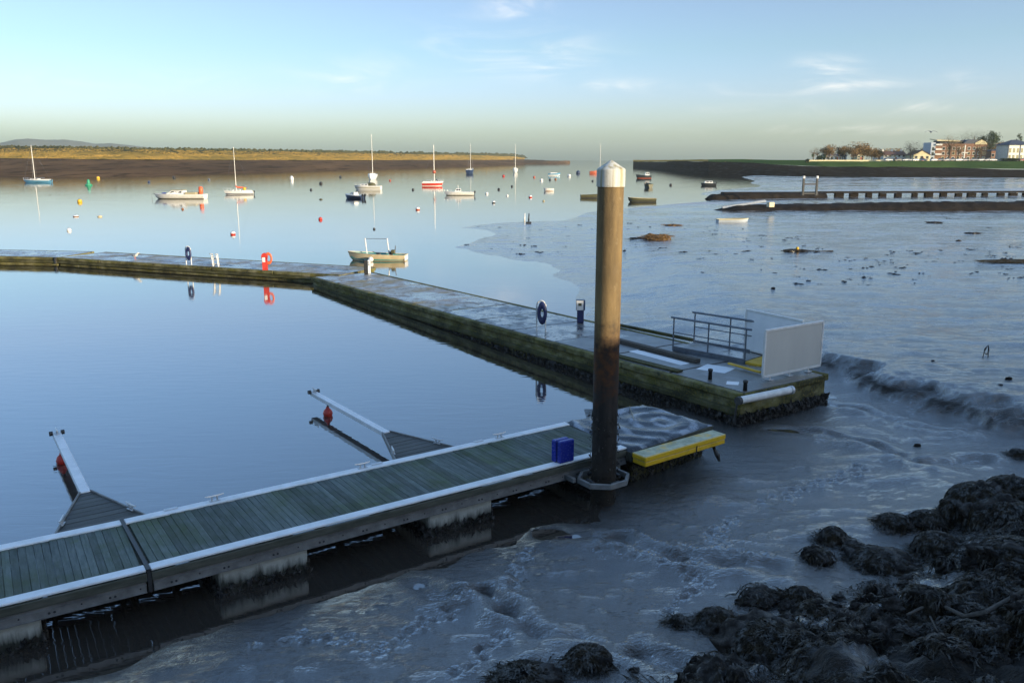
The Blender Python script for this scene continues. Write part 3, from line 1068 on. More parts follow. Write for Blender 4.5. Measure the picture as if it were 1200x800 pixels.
# the hill far off behind the spit
HL = [(-260, 172), (-120, 167), (-40, 169), (0, 168), (18, 164), (33, 163), (55, 164.5), (75, 164), (95, 166), (112, 168.8), (130, 168), (150, 170), (172, 173), (200, 178)]
hA, hB, hC = [], [], []
for x, y in HL:
    p = at_y(x, y, 5500)
    hB.append(p)
    hA.append(Vector((p.x * .85, 4800, 3)))
    hC.append(Vector((p.x * 1.2, 6600, 0)))
strip('hill', [hA, hB, hC], M['hazed_heath'], 200, 17, 11, .0035, 12)

# right shore: mud rising to a grassed bank, then level ground
RS = [(742, 191.2, 190.0, 189.6, 188.6), (775, 195.5, 191.8, 189.6, 188.0), (800, 198, 192.6, 188.8, 187.2), (830, 200.4, 193.5, 189.6, 186.8), (870, 201.5, 195, 190.4, 186.4), (910, 203, 197.2, 193.0, 188.0), (960, 204.5, 199.5, 195.0, 188.4),
      (1010, 205, 200.5, 196.0, 188.7), (1060, 205, 201, 196.6, 188.8), (1120, 205, 201.6, 197.0, 188.8), (1200, 206, 203, 198, 189), (1330, 208, 206, 200, 189.4)]
r0, r1, r2, r3, r4 = [], [], [], [], []
for i, (x, y0, y1, y2, y3) in enumerate(RS):
    Yd = at(x, max(y0 + 3, 195), 0).y
    Yd = min(Yd, 900)
    p = at_y(x, y0 + .8, Yd * .97)
    p.z = min(p.z, -.1)
    r0.append(p)
    r1.append(at_y(x, y1, Yd * 1.06))
    r2.append(at_y(x, y2, Yd * 1.12))
    r3.append(at_y(x, y3, Yd * 1.17))
    r4.append(at_y(x, 187.6, Yd * 2.2))
strip('shore_mud', [r0, r1, r2], M['shore_mud'], 260, 12, .7, .05, 21)
k0 = 3
strip('sand_bank', [r2[:6], r3[:6], r4[:6]], M['marsh'], 90, 8, .5, .05, 23)
strip('grass_bank', [r2[3:], [p + Vector((0, 0, .06)) for p in r3[3:]], [p + Vector((0, 0, .05)) for p in r4[3:]]], M['lawn'], 200, 8, .25, .08, 24)
SHORE_Y = r3[9].y                    # distance of the level ground before the houses


# quayside ground and the row of houses behind the camera whose shade covers the foreground
CD = Vector((.817, .576, 0))
CN = Vector((.576, -.817, 0))
P0 = Vector((.5, 10.5, 0))
qp = []
for a, s_ in ((-120, 11.5), (130, 11.5), (130, 95), (-120, 95)):
    q = P0 + CD * a + CN * s_
    qp.append((q.x, q.y))
tag(MB().prism(qp, -1, 5.5).build('quayside', M['tarmac']), kind='structure')
hc = Vector((2.2, 18.4, 0)) + Vector((math.sin(SUN_AZ), math.cos(SUN_AZ), 0)) * 32
RIDGE = 4.57 + 32 * math.tan(SUN_EL)
EV = 2.3
row = thing('terraced_house', 'long low rendered terrace with slate roof on the quayside', 'house', (hc.x, hc.y, 5.5), math.atan2(CD.y, CD.x))
A0, A1 = -95, 62
b = MB()
b.box(((A0 + A1) / 2, -4.5, EV / 2), (A1 - A0, 8, EV))
for xe in (A0 + .15, A1 - .15):
    b.add([(xe - .15, -8.5, EV), (xe + .15, -8.5, EV), (xe - .15, -.5, EV), (xe + .15, -.5, EV), (xe - .15, -4.5, RIDGE - 5.6), (xe + .15, -4.5, RIDGE - 5.6)],
          [(0, 1, 5, 4), (1, 3, 5), (3, 2, 4, 5), (2, 0, 4), (0, 2, 3, 1)])
b.build('wall', M['wall_white'], row)
b = MB()
for s_ in (-1, 1):
    e = .5 * s_
    y0, y1 = -4.5, -4.5 + 4.6 * s_
    b.add([(A0 - .2, y0, RIDGE - 5.5), (A1 + .2, y0, RIDGE - 5.5), (A1 + .2, y1, EV - .25), (A0 - .2, y1, EV - .25), (A0 - .2, y0, RIDGE - 5.7), (A1 + .2, y0, RIDGE - 5.7), (A1 + .2, y1, EV - .45), (A0 - .2, y1, EV - .45)],
          [(0, 1, 2, 3), (7, 6, 5, 4), (0, 4, 5, 1), (2, 6, 7, 3), (1, 5, 6, 2), (3, 7, 4, 0)])
b.build('roof', M['slate'], row)
wmesh = None
for i in range(40):
    xw = A0 + 2.5 + i * 3.9
    for zz in (1.25,):
        if wmesh is None:
            o = MB().box((0, 0, 0), (1.1, .12, 1.3)).build('window', M['glass'], row)
            wmesh = o.data
        else:
            o = link('window', wmesh, None, row)
        o.location = (xw, -.46, zz)


# ------------------------------------------------------------------ scatter helper: mussels and weed crust
def crust(name, boxes, n, mt, parent=None, size=(.03, .08), seed=3):
    """many small shells and tufts over the faces of slabs: boxes = (origin, edge u, edge v) quads"""
    rg = np.random.default_rng(seed)
    octv = np.array([(1, 0, 0), (-1, 0, 0), (0, 1, 0), (0, -1, 0), (0, 0, 1), (0, 0, -1)], float)
    octf = np.array([(0, 2, 4), (2, 1, 4), (1, 3, 4), (3, 0, 4), (2, 0, 5), (1, 2, 5), (3, 1, 5), (0, 3, 5)])
    V, Fc = [], []
    areas = np.array([np.linalg.norm(np.cross(u, v)) for _, u, v in boxes])
    cnt = np.maximum(1, (n * areas / areas.sum()).astype(int))
    o = 0
    for (p, u, v), c in zip(boxes, cnt):
        p, u, v = np.array(p, float), np.array(u, float), np.array(v, float)
        a, b = rg.random(c), rg.random(c) ** 1.0
        P = p + a[:, None] * u + b[:, None] * v + rg.normal(0, .02, (c, 3))
        for q in P:
            s = rg.uniform(*size) * np.array([rg.uniform(.5, 1), rg.uniform(.5, 1), rg.uniform(.7, 1.8)])
            A = rg.normal(size=(3, 3))
            Q, _ = np.linalg.qr(A)
            V.append((octv * s) @ Q.T * .7 + q + (octv * s) * .3)
            Fc.append(octf + o)
            o += 6
    ob = raw_mesh(name, np.concatenate(V), np.concatenate(Fc), mt, parent)
    ob['kind'] = 'stuff'
    return ob


# ------------------------------------------------------------------ the near walkway
WA = R(34.5)
UX = Vector((math.cos(WA), math.sin(WA), 0))
VX = Vector((-math.sin(WA), math.cos(WA), 0))
DECK = .9
WW = 2.5
plank_me = []
for k in range(4):
    pb = MB()
    pb.bbox((0, 0, 0), (.1245, WW - .46, .04), .006)
    o = pb.build('plank', M['planks'])
    plank_me.append(o.data)
    bpy.data.objects.remove(o)


def cleat(parent, loc, rz):
    b = MB()
    for sx_ in (-1, 1):
        b.tube([(sx_ * .06, 0, 0), (sx_ * .05, 0, .10)], [.024, .018], 8)
    b.tube([(-.19, 0, .125), (-.1, 0, .11), (.1, 0, .11), (.19, 0, .125)], [.014, .024, .024, .014], 8)
    b.box((0, 0, .006), (.22, .09, .012))
    return smooth_angle(b.build('cleat', M['alu'], parent, False, loc, (0, 0, rz)), 40)


def walkway(label, loc, rz, L, floats, cleats, ring=None):
    t = thing('walkway_pontoon', label, 'pontoon', loc, rz, 'walkway pontoons in the foreground')
    n = int((L - .1) / .128)
    pitch = (L - .1) / n
    for i in range(n):
        o = link('plank', plank_me[i % 4], None, t)
        o.location = (.05 + pitch * (i + .5), WW / 2, -.012 + rnd.uniform(-.004, .004))
        o.rotation_euler = (rnd.uniform(-.004, .004), rnd.uniform(-.02, .02), rnd.uniform(-.003, .003))
    for y in (.115, WW - .115):
        MB().bbox((L / 2, y, .012), (L, .23, .05), .012).build('edge_strip', M['edge_white'], t)
    # fascia timbers and galvanised channel below, along both sides and the ends
    for y, s_ in ((0, -1), (WW, 1)):
        MB().bbox((L / 2, y + s_ * .012, -.10), (L, .06, .15), .012).build('fascia', M['fascia'], t)
        b = MB()
        b.box((L / 2, y - s_ * .045, -.20), (L - .05, .06, .05))
        b.bbox((L / 2, y - s_ * .02, -.30), (L - .04, .05, .15), .008)
        b.box((L / 2, y + s_ * .012, -.235), (L - .04, .04, .012))
        b.box((L / 2, y + s_ * .012, -.375), (L - .04, .04, .012))
        b.build('channel', M['channel'], t)
        b = MB()
        x = .35
        while x < L - .2:
            for dx in (-.035, .045):
                b.tube([(x + dx, y + s_ * .0, -.31), (x + dx, y + s_ * .016, -.31)], .022, 8)
            b.tube([(x + .45, y + s_ * .0, -.29), (x + .45, y + s_ * .014, -.29)], .016, 8)
            x += .92
        tag(b.build('bolt', M['black'], t), kind='stuff')
    for x in (.03, L - .03):
        MB().box((x, WW / 2, -.16), (.055, WW - .12, .26)).build('end_beam', M['fascia'], t)
    b = MB()
    x = .8
    while x < L:
        b.box((x, WW / 2, -.14), (.08, WW - .14, .2))
        x += 1.2
    b.build('joist', M['fascia'], t)
    for x0, x1 in floats:
        f = MB().bbox(((x0 + x1) / 2, WW / 2, -.68), (x1 - x0, WW - .16, .58), .03).build('float', M['float'], t)
        w = x1 - x0
        quads = []
        y0, y1 = .06, WW - .06
        for z0, h in ((-.98, .26),):
            quads += [((x0 - .02, y0, z0), (w + .04, 0, 0), (0, 0, h)), ((x0 - .02, y1, z0), (w + .04, 0, 0), (0, 0, h)),
                      ((x0 - .02, y0, z0), (0, y1 - y0, 0), (0, 0, h)), ((x1 + .02, y0, z0), (0, y1 - y0, 0), (0, 0, h))]
        crust('mussel_crust', quads, 950, M['mussel'], f, (.03, .085), int(x0 * 10) + 5)
    for x, y in cleats:
        cleat(t, (x, y, .035), 0)
    return t


B0 = at(177, 668, DECK)
A1p = at(171.5, 669.5, DECK)
wB = walkway('long plank walkway with white edges leading to the tall pile', B0, WA, 11.1, [(1.15, 2.85), (5.55, 7.15), (9.95, 11.0)],
             [(1.75, WW - .1), (5.1, WW - .1), (8.9, WW - .1)])
LA = 4.6
RA = R(32.6)
ua = Vector((math.cos(RA), math.sin(RA), 0))
wA = walkway('short plank walkway piece at the left edge of the photo', A1p - ua * LA, RA, LA, [(1.2, 2.95)], [(1.6, WW - .1)])
# rubber strip in the joint of the two
b = MB()
mid = (B0 + A1p) / 2
b.box((0, 0, 0), (.07, WW + .04, .05))
b.box((0, -WW / 2 - .01, -.2), (.06, .05, .4))
tag(b.build('rubber_strip', M['black'], None, False, mid + VX * WW / 2 + Vector((0, 0, .02)), (0, 0, WA)), 'black rubber strip in the joint between the two walkways', 'joint strip')

# hinge plates on the far edge
for px in ((201, 597), (442, 543), (560, 516)):
    p = at(*px, DECK + .05)
    q = (p - B0)
    u = q.dot(UX)
    MB().bbox((u, WW - .04, .045), (.26, .10, .02), .006).build('hinge_plate', M['alu'], wB)


def finger(label, u, skew):
    """triangular mooring finger: boards, frame, cleats, one long arm with a roller and a float"""
    base = B0 + UX * u + VX * (WW + .05)
    t = thing('finger_pontoon', label, 'mooring finger', (base.x, base.y, 0), WA + skew, 'mooring fingers beside the walkway')
    z = .48
    D, hb, ha = 3.15, 1.2, .11
    nb = 13
    for i in range(nb):
        y0, y1 = D * i / nb + .01, D * (i + 1) / nb - .01
        w0, w1 = hb + (ha - hb) * y0 / D - .03, hb + (ha - hb) * y1 / D - .03
        vs = [(-w0, y0), (w0, y0), (w1, y1), (-w1, y1)]
        MB().prism(vs, z - .035, z + rnd.uniform(-.003, .003)).build('board', M['finger_board'], t)
    for s_ in (-1, 1):
        a, c = Vector((s_ * hb, 0, z - .03)), Vector((s_ * ha, D, z - .03))
        d = (c - a)
        MB().bbox((a + c) / 2, (d.length, .045, .13), .008, rotz(math.atan2(d.y, d.x))).build('side_rail', M['channel'], t)
        p = a.lerp(c, .47)
        cleat(t, (p.x - s_ * .02, p.y, z + .01), math.atan2(d.y, d.x))
    Lr = 5.15
    b = MB()
    b.bbox((0, D + Lr / 2 - .05, z - .04), (.21, Lr, .13), .012)
    b.build('arm', M['edge_white'], t)
    b = MB()
    for s_ in (-1, 1):
        b.tube([(s_ * .10, D + Lr - .12, z + .03), (s_ * .19, D + Lr - .12, z + .03)], .065, 12)
    smooth_angle(b.build('roller', M['black'], t))
    cleat(t, (0, D + Lr - .2, z + .03), math.pi / 2)
    b = MB()
    b.lathe([(.07, -.12), (.13, -.07), (.155, .02), (.12, .12), (.06, .18), (.04, .24)], 16, (-.05, D + Lr - 1.3, .06))
    fl = smooth_angle(b.build('float', M['red'], t))
    MB().tube([(-.05, D + Lr - 1.3, .25), (-.02, D + Lr - 1.3, z - .1)], .035, 8).build('strut', M['black'], fl)
    return t


finger('triangular finger with white arm nearest the left edge of the photo', -.28, 0)
finger('triangular finger with white arm off the middle of the long walkway', 7.38, R(1.5))

# blue locker on the near edge strip
t = thing('locker', 'glossy blue plastic box standing on the walkway by the pile', 'box', at(662, 541, DECK + .037), WA)
MB().bbox((.02, .0, .27), (.43, .13, .54), .025).build('lid', M['box_blue'], t)
MB().bbox((-.02, .16, .27), (.43, .15, .54), .025).build('body', M['box_blue'], t)
MB().box((.0, .075, .27), (.38, .03, .48)).build('hinge', M['ring_blue'], t)

# ------------------------------------------------------------------ the pile and its guide
pc = at(706.5, 588, 0)
t = thing('mooring_pile', 'tall rusty steel pile with white conical cap', 'pile', (pc.x, pc.y, 0))
PR = .288
prof = [(PR, -.6)]
for k in range(60):
    prof.append((PR, -.6 + 7.95 * (k + 1) / 60))
b = MB()
b.lathe(prof, 40)
v = np.array(b.v)
ang = np.arctan2(v[:, 1], v[:, 0])
rr = np.hypot(v[:, 0], v[:, 1])
bumpy = 1 + .05 * np.clip((2.6 - v[:, 2]) / 2.2, 0, 1) * fbm(ang * 3.2, v[:, 2] * 3, 4, 61) + .004 * fbm(ang * 5, v[:, 2] * 2, 3, 62)
b.v = [(x * k, y * k, z) for (x, y, z), k in zip(v, bumpy)]
smooth_angle(b.build('shaft', M['pile'], t))
b = MB()
b.lathe([(PR + .002, 7.32), (PR + .020, 7.325), (PR + .022, 7.34), (PR + .022, 7.68), (PR + .010, 7.705), (.15, 7.80), (.02, 7.885), (.0001, 7.888)], 48)
smooth_angle(b.build('cap', M['cap'], t), 25)
crust('mussel_crust', [((math.cos(a) * .31, math.sin(a) * .31, -.1), (-math.sin(a) * .17, math.cos(a) * .17, 0), (0, 0, 2.3)) for a in np.linspace(0, 2 * math.pi, 12, endpoint=False)], 620, M['mussel'], t, (.012, .04), 8)

g = thing('pile_guide', 'octagonal grey steel guide ring around the pile', 'guide ring', (pc.x, pc.y, .60), WA)
pts = []
for k in range(8):
    a = math.pi / 8 + k * math.pi / 4
    pts.append(Vector((math.cos(a) * .62, math.sin(a) * .55, 0)))
b = MB()
for i in range(8):
    p, q = pts[i], pts[(i + 1) % 8]
    d = q - p
    b.bbox((p + q) / 2, (d.length + .045, .07, .13), .01, rotz(math.atan2(d.y, d.x)))
b.build('ring', M['channel'], g)
for x in (-.66, .62):
    MB().bbox((x, .62, 0), (.09, .75, .11), .01).build('bracket', M['channel'], g)
b = MB()
for a in (0, math.pi / 2, math.pi, 3 * math.pi / 2):
    b.tube([(math.cos(a + .3) * .42, math.sin(a + .3) * .42, .0), (math.cos(a - .3) * .42, math.sin(a - .3) * .42, .0)], .045, 10)
smooth_angle(b.build('roller', M['black'], g))

# ------------------------------------------------------------------ silted end pad with the yellow beam
t = thing('landing_pad', 'dark end pad coated in swirls of wet silt beyond the pile', 'landing pad', (0, 0, 0))
c0, c1, c2, c3 = at(740, 529, DECK), at(836, 497, DECK), at(753, 473, DECK), at(662, 494.5, DECK)
nu, nv = 110, 90
P = np.zeros((nv, nu, 3))
for j in range(nv):
    a = c0.lerp(c3, j / (nv - 1))
    d = c1.lerp(c2, j / (nv - 1))
    for i in range(nu):
        q = a.lerp(d, i / (nu - 1))
        P[j, i] = q
cxm = (c0 + c1 + c2 + c3) / 4 + Vector((.35, .3, 0))
dx, dy = P[..., 0] - cxm.x, P[..., 1] - cxm.y
rad = np.hypot(dx * .8, dy) + .25 * fbm(P[..., 0] * 1.2, P[..., 1] * 1.2, 3, 12)
an = np.arctan2(dy, dx)
P[..., 2] += (.026 + .02 * fbm(P[..., 0], P[..., 1], 2, 15)) * np.sin(rad * 10 + an * 1.0) + .022 * fbm(P[..., 0] * 2.2, P[..., 1] * 2.2, 4, 14) + .03
edge = np.minimum.reduce([np.arange(nu)[None, :] + 0 * np.arange(nv)[:, None], nu - 1 - np.arange(nu)[None, :] + 0 * np.arange(nv)[:, None],
                          np.arange(nv)[:, None] + 0 * np.arange(nu)[None, :], nv - 1 - np.arange(nv)[:, None] + 0 * np.arange(nu)[None, :]])
P[..., 2] -= .07 * (1 - np.clip(edge / 5, 0, 1)) ** 2
o = grid_mesh('silt_sheen', P, M['pad'])
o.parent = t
pq = [(p.x, p.y) for p in (c0, c1, c2, c3)]
MB().prism(pq, DECK - .28, DECK - .035).build('deck', M['fascia'], t)
cm = (c0 + c1 + c2 + c3) / 4
pf = [(cm.x + (x - cm.x) * .86, cm.y + (y - cm.y) * .86) for x, y in pq]
fl = MB().prism(pf, -.4, DECK - .28).build('float', M['moss_dark'], t)
quads = []
for i in range(4):
    a, c = pf[i], pf[(i + 1) % 4]
    quads.append(((a[0], a[1], -.1), (c[0] - a[0], c[1] - a[1], 0), (0, 0, .62)))
crust('mussel_crust', quads, 1700, M['mussel'], fl, (.03, .09), 21)

ya, yb = at(741, 531, DECK), at(843, 501.5, DECK)
yd = (yb - ya)
yl = 2.95
t = thing('fender_beam', 'worn yellow painted timber fender beam on the pad front', 'fender beam', (ya.x, ya.y, DECK - .14), R(36.5))
MB().bbox((yl / 2, -.22, .10), (yl, .46, .13), .02).build('upper_timber', M['yellow_beam'], t)
MB().bbox((yl / 2 + .01, -.21, -.035), (yl - .03, .45, .13), .02).build('lower_timber', M['yellow_beam'], t)
MB().box((yl * .62, -.447, -.01), (.03, .012, .2)).build('strap', M['black'], t)
b = MB()
b.tube([(yl * .93, -.2, -.14), (yl * .95, -.22, -.3), (yl * .96, -.3, -.42), (yl * .98, -.32, -.6)], [.05, .04, .07, .03], 8)
tag(b.build('hanging_rope', M['weed'], t), 'dark weedy rope hanging below the beam')

rp = thing('mooring_rope', 'thin taut rope running from the pile to the pad', 'rope', (0, 0, 0))
MB().tube([at(727, 458, 2.0) + Vector((0, -2.5, 0)), at(738, 476, DECK + .05)], .012, 6).build('line', M['rope'], rp)


# ------------------------------------------------------------------ the concrete breakwater pontoon (right arm) with the gangway end
MN = at(867, 462.5, 1.0)
ZFAR = .50                          # the arm lies lower at its far end
_far = at(365, 325, ZFAR)
_d = Vector((_far.x - MN.x, _far.y - MN.y, 0))
ML = _d.length
MA = math.atan2(_d.y, _d.x) - math.pi / 2
MV = Vector((math.cos(MA), math.sin(MA), 0))
MU = Vector((-math.sin(MA), math.cos(MA), 0))
MWd = 4.33
TILT = math.atan((1.0 - ZFAR) / ML)


def deckz(u):
    return 1.0 - (1.0 - ZFAR) * u / ML


def on_arm(x, y, dz=.03):
    z = .9
    for _ in range(5):
        p = at(x, y, z)
        z = deckz((p - MN).dot(MU))
    return at(x, y, z) + Vector((0, 0, dz))


def mpt(u, v, z=0):
    return MN * 1 + MU * u + MV * v + Vector((0, 0, z - 1.0))


def concrete_arm(label, origin, rz, L, Wd, slabs, moss_from, crust_n, H=1.0, group='concrete breakwater pontoons', crust_sides=('near', 'end')):
    """local x runs along the arm, y across; z=0 water level"""
    t = thing('breakwater_pontoon', label, 'pontoon', origin, rz, group)
    MB().bbox((L / 2, Wd / 2, H / 2 - .28), (L - .1, Wd - .16, H + .4), .05).build('hull', M['moss_side'], t)
    n = len(slabs) - 1
    for i in range(n):
        x0, x1 = slabs[i] + .035, slabs[i + 1] - .035
        m_ = M['slab_moss'] if x0 >= moss_from else (M['slab_dark'] if moss_from > 10 and x0 < 8 else M['slab'])
        o = MB().bbox(((x0 + x1) / 2, Wd / 2, H - .03 + rnd.uniform(-.006, .006)), (x1 - x0, Wd - .52, .10), .02).build('slab', m_, t)
        o.rotation_euler = (rnd.uniform(-.002, .002), 0, 0)
    for y, nm in ((.10, 'near'), (Wd - .10, 'far')):
        x = 0
        while x < L - .1:
            ln = min(5.3, L - x)
            o = MB().bbox((x + ln / 2, y, H - .09), (ln - .03, .26, .22), .03).build('kerb', M['moss_side'], t)
            x += ln
    for x in (.09, L - .09):
        MB().bbox((x, Wd / 2, H - .10), (.22, Wd - .50, .19), .03).build('end_kerb', M['moss_side'], t)
    MB().bbox((L / 2, .03, H * .42), (L - .02, .18, .20), .03).build('rubbing_timber', M['moss_dark'], t)
    quads = []
    if 'near' in crust_sides:
        for k in range(int(L / 2)):
            if k * 2 < 20:
                quads += [((k * 2, .02, -.15), (2, 0, 0), (0, -.05, .42))] * (3 if k < 5 else 1)
    if 'end' in crust_sides:
        quads += [((-.02, 0, -.15), (0, Wd, 0), (0, 0, .5))] * 3
    if quads:
        crust('mussel_crust', quads, crust_n, M['mussel'], t, (.035, .11), 31)
    return t


slabs = [ML * q / 32 for q in (0, 2.9, 5.8, 8.7, 11.4, 14.1, 16.8, 19.6, 22.4, 25.3, 28.6, 32)]
arm = concrete_arm('broad mossy concrete pontoon running from the left bend to the white boards', (MN.x, MN.y, 0), MA + math.pi / 2, ML, MWd, slabs, 16.0, 5200)
# local frame there: x along MU, y along -MV; flip so that y grows towards the far side
arm.scale = (1, -1, 1)
arm.rotation_euler = (0, TILT, MA + math.pi / 2)

# left arm, two lengths
LH = .56
j0 = at(67, 302, LH)
j1 = at(362, 320.5, LH)
d = j0 - j1
La = d.length
ang = math.atan2(d.y, d.x)
mv = Vector((math.sin(ang), -math.cos(ang), 0))
armL = concrete_arm('mossy concrete pontoon with the red lifebuoy cabinet on it', (j1.x - d.normalized().x * 2.4, j1.y - d.normalized().y * 2.4, 0), ang, La + 2.34, 4.4, [0, 3.5, 7, 10.5, 14, 17.5, La + 2.34], -1, 10, LH, crust_sides=())
armL.scale = (1, -1, 1)
j2 = at(-60, 299.3, LH)
d = j2 - j0
ang2 = math.atan2(d.y, d.x)
armL2 = concrete_arm('mossy concrete pontoon cut off by the left edge of the photo', (j0.x, j0.y, 0), ang2, d.length, 4.4, [0, 3.2, 6.4, 9.6, d.length], 9, 10, LH, crust_sides=())
armL2.scale = (1, -1, 1)
tag(MB().bbox((0, 0, 0), (.2, .22, .5), .03).build('fender', M['black'], None, False, at(67, 305, .35) + Vector((-.05, -.12, 0)), (0, 0, ang)), 'black rubber fender hanging in the joint of the left pontoons', 'fender')


def ring_stand(label, p, rz, h=1.3):
    t = thing('ring_stand', label, 'ring stand', p, rz, 'white hoops with dark rings on the pontoons')
    b = MB()
    w = .21
    pts = [(-w, 0, 0), (-w, 0, h - w)] + [(-w * math.cos(a), 0, h - w + w * math.sin(a)) for a in np.linspace(.3, math.pi - .3, 7)] + [(w, 0, h - w), (w, 0, 0)]
    b.tube(pts, .035, 8)
    smooth_angle(b.build('hoop', M['white_paint'], t), 50)
    b = MB()
    b.torus((-0.10, .10, h - .50), .15, .075, Matrix.Rotation(math.pi / 2, 4, 'X'), 22, 10, sy=2.2)
    smooth_angle(b.build('ring', M['ring_blue'], t), 60)
    return t


ring_stand('white hoop with dark blue ring on the broad right pontoon', on_arm(634, 389), R(150))
ring_stand('white hoop with dark blue ring on the left pontoon beside the ladder', at(221.5, 310, LH + .02), R(165))

t = thing('access_ladder', 'white tubular ladder handrails on the left pontoon', 'ladder', at(251, 311.5, LH + .02), R(160))
b = MB()
for x in (-.42, .02):
    b.tube([(x - .18, .3, 0), (x - .05, .25, .75), (x + .10, .2, .86), (x + .22, -.2, .82), (x + .30, -.35, 0)], .04, 8)
smooth_angle(b.build('handrail', M['white_paint'], t), 50)
b = MB()
for z in (.2, .45, .68):
    b.tube([(-.42, .28 - z * .03, z), (.02, .28 - z * .03, z)], .03, 8)
b.build('rung', M['white_paint'], t)

t = thing('lifebuoy_cabinet', 'red lifebuoy cabinet with orange ring on the left pontoon', 'lifebuoy cabinet', at(311, 316.5, LH + .01), R(8))
t.scale = (.78, .78, .92)
b = MB()
b.prism([(-.22, -.16), (.22, -.16), (.22, .16), (-.22, .16)], 0, 1.02)
b.lathe([(.27, -.16), (.27, .16)], 20, (0, 0, 1.0), Matrix.Rotation(math.pi / 2, 4, 'X'))
smooth_angle(b.build('body', M['red'], t), 30)
MB().box((-.06, -.168, .78), (.24, .012, .34)).build('notice', M['white_paint'], t)
smooth_angle(MB().torus((.30, 0, .86), .27, .08, Matrix.Rotation(math.pi / 2, 4, 'X'), 22, 10, sy=1.3).build('lifebuoy', M['orange'], t), 60)

t = thing('service_post', 'black post with white number plate at the pontoon bend', 'post', on_arm(431, 321), R(5))
MB().bbox((-.10, 0, .45), (.26, .24, .9), .02).build('post', M['black'], t)
pl = MB().bbox((.11, -.02, .45), (.16, .22, .9), .015).build('plate', M['board_white'], t)
b = MB()
for z in (.72, .55):
    b.box((.11, -.135, z), (.09, .01, .02))
    b.box((.11, -.135, z + .10), (.09, .01, .02))
    b.box((.075, -.135, z + .05), (.02, .01, .1))
b.box((.145, -.135, .60), (.02, .01, .1))
b.build('figure', M['black'], pl)

t = thing('pedestal', 'dark blue service pedestal with white notice on the right pontoon', 'pedestal', on_arm(680, 379), R(-4))
MB().bbox((0, 0, .3), (.30, .24, .6), .02).build('base', M['ring_blue'], t)
hd = MB().bbox((0, 0, .80), (.40, .26, .46), .02).build('head', M['navy'], t)
MB().box((-.03, -.137, .80), (.30, .012, .42)).build('notice', M['white_paint'], hd)
MB().box((-.03, -.146, .84), (.14, .008, .12)).build('picture', M['dark_olive'], hd)


# ------------------------------------------------------------------ gangway end of the right arm
def board(label, p, q, z0, z1, rear, feet=3):
    d = q - p
    L = d.length
    t = thing('board', label, 'board', (p.x, p.y, 0), math.atan2(d.y, d.x), 'boards on the pontoon end')
    MB().box((L / 2, 0, (z0 + z1) / 2), (L - .08, .045, z1 - z0 - .08)).build('panel', rear, t)
    b = MB()
    for z in (z0, z1):
        b.bbox((L / 2, 0, z), (L + .03, .085, .075), .008)
    for x in (0, L):
        b.bbox((x, 0, (z0 + z1) / 2), (.075, .08, z1 - z0 - .076), .008)
    b.build('frame', M['white_paint'], t)
    b = MB()
    for i in range(feet):
        x = L * (i + .35) / feet
        b.tube([(x, 0, .98), (x, 0, z0 - .04)], .045, 10)
        b.box((x, .0, 1.04), (.22, .2, .03))
    b.build('foot', M['alu'], t)
    return t


bp, bq = at(893.5, 445.5, 1.05), at(960, 431.5, 1.05)
board('grey panelled board in a white frame facing the camera on the pontoon end', bp, bq, 1.16, 2.65, M['panel_grey'])
p2, q2 = mpt(5.0, MWd - .25), mpt(1.6, MWd - .25)
p2, q2 = at(872.5, 411, 1.05), at(937, 428, 1.05)
board('white board behind the railings on the far edge of the pontoon end', p2, q2, 1.14, 2.58, M['board_white'])

gA, gB = at(788.5, 408.1, 1.05), at(872.5, 424.0, 1.05)
gd = gB - gA
GL = gd.length
gz = math.atan2(gd.y, gd.x)
t = thing('gangway', 'short gangway with dark double railings lying on the pontoon end', 'gangway', (gA.x, gA.y, deckz((gA - MN).dot(MU)) + .02), gz)
GW = 1.45
MB().bbox((GL / 2, GW / 2, .09), (GL, GW - .02, .1), .01).build('floor', M['slab'], t)
for y in (0, GW):
    MB().bbox((GL / 2, y, .11), (GL, .06, .2), .01).build('stringer', M['rail_grey'], t)
for nm, y, x0, x1 in (('near', 0, 0, GL), ('far', GW, -.05, GL + .05)):
    b = MB()
    b.tube([(x0 - .12, y, 1.27), (x1 + .2, y, 1.27)], .038, 8)
    b.tube([(x0, y, .72), (x1, y, .72)], .02, 8)
    b.build('handrail', M['rail_grey'], t)
    for k in range(3):
        x = x0 + (x1 - x0) * k / 2
        MB().tube([(x, y, .05), (x, y, 1.27)], .028, 8).build('rail_post', M['rail_grey'], t)
MB().bbox((GL + .32, GW / 2, .05), (.62, GW, .16), .02).build('end_step', M['yellow'], t)

b = MB()
p, q = at(853.8, 426.5, 1.06), at(891.3, 437.2, 1.06)
d = q - p
tag(MB().bbox((p + q) / 2 + Vector((0, 0, .03)), (d.length, .12, .06), .01, rotz(math.atan2(d.y, d.x))).build('yellow_plank', M['yellow']), 'yellow painted plank lying beside the gangway foot', 'plank')


def lying(name, label, cat, a, c, w, h, mt, z):
    a, c = on_arm(*a, z - 1.03), on_arm(*c, z - 1.03)
    d = c - a
    return tag(MB().bbox((a + c) / 2 + Vector((0, 0, h / 2)), (d.length, w, h), .012, rotz(math.atan2(d.y, d.x)) @ Matrix.Rotation(-math.atan2(d.z, math.hypot(d.x, d.y)), 4, 'Y')).build(name, mt), label, cat)


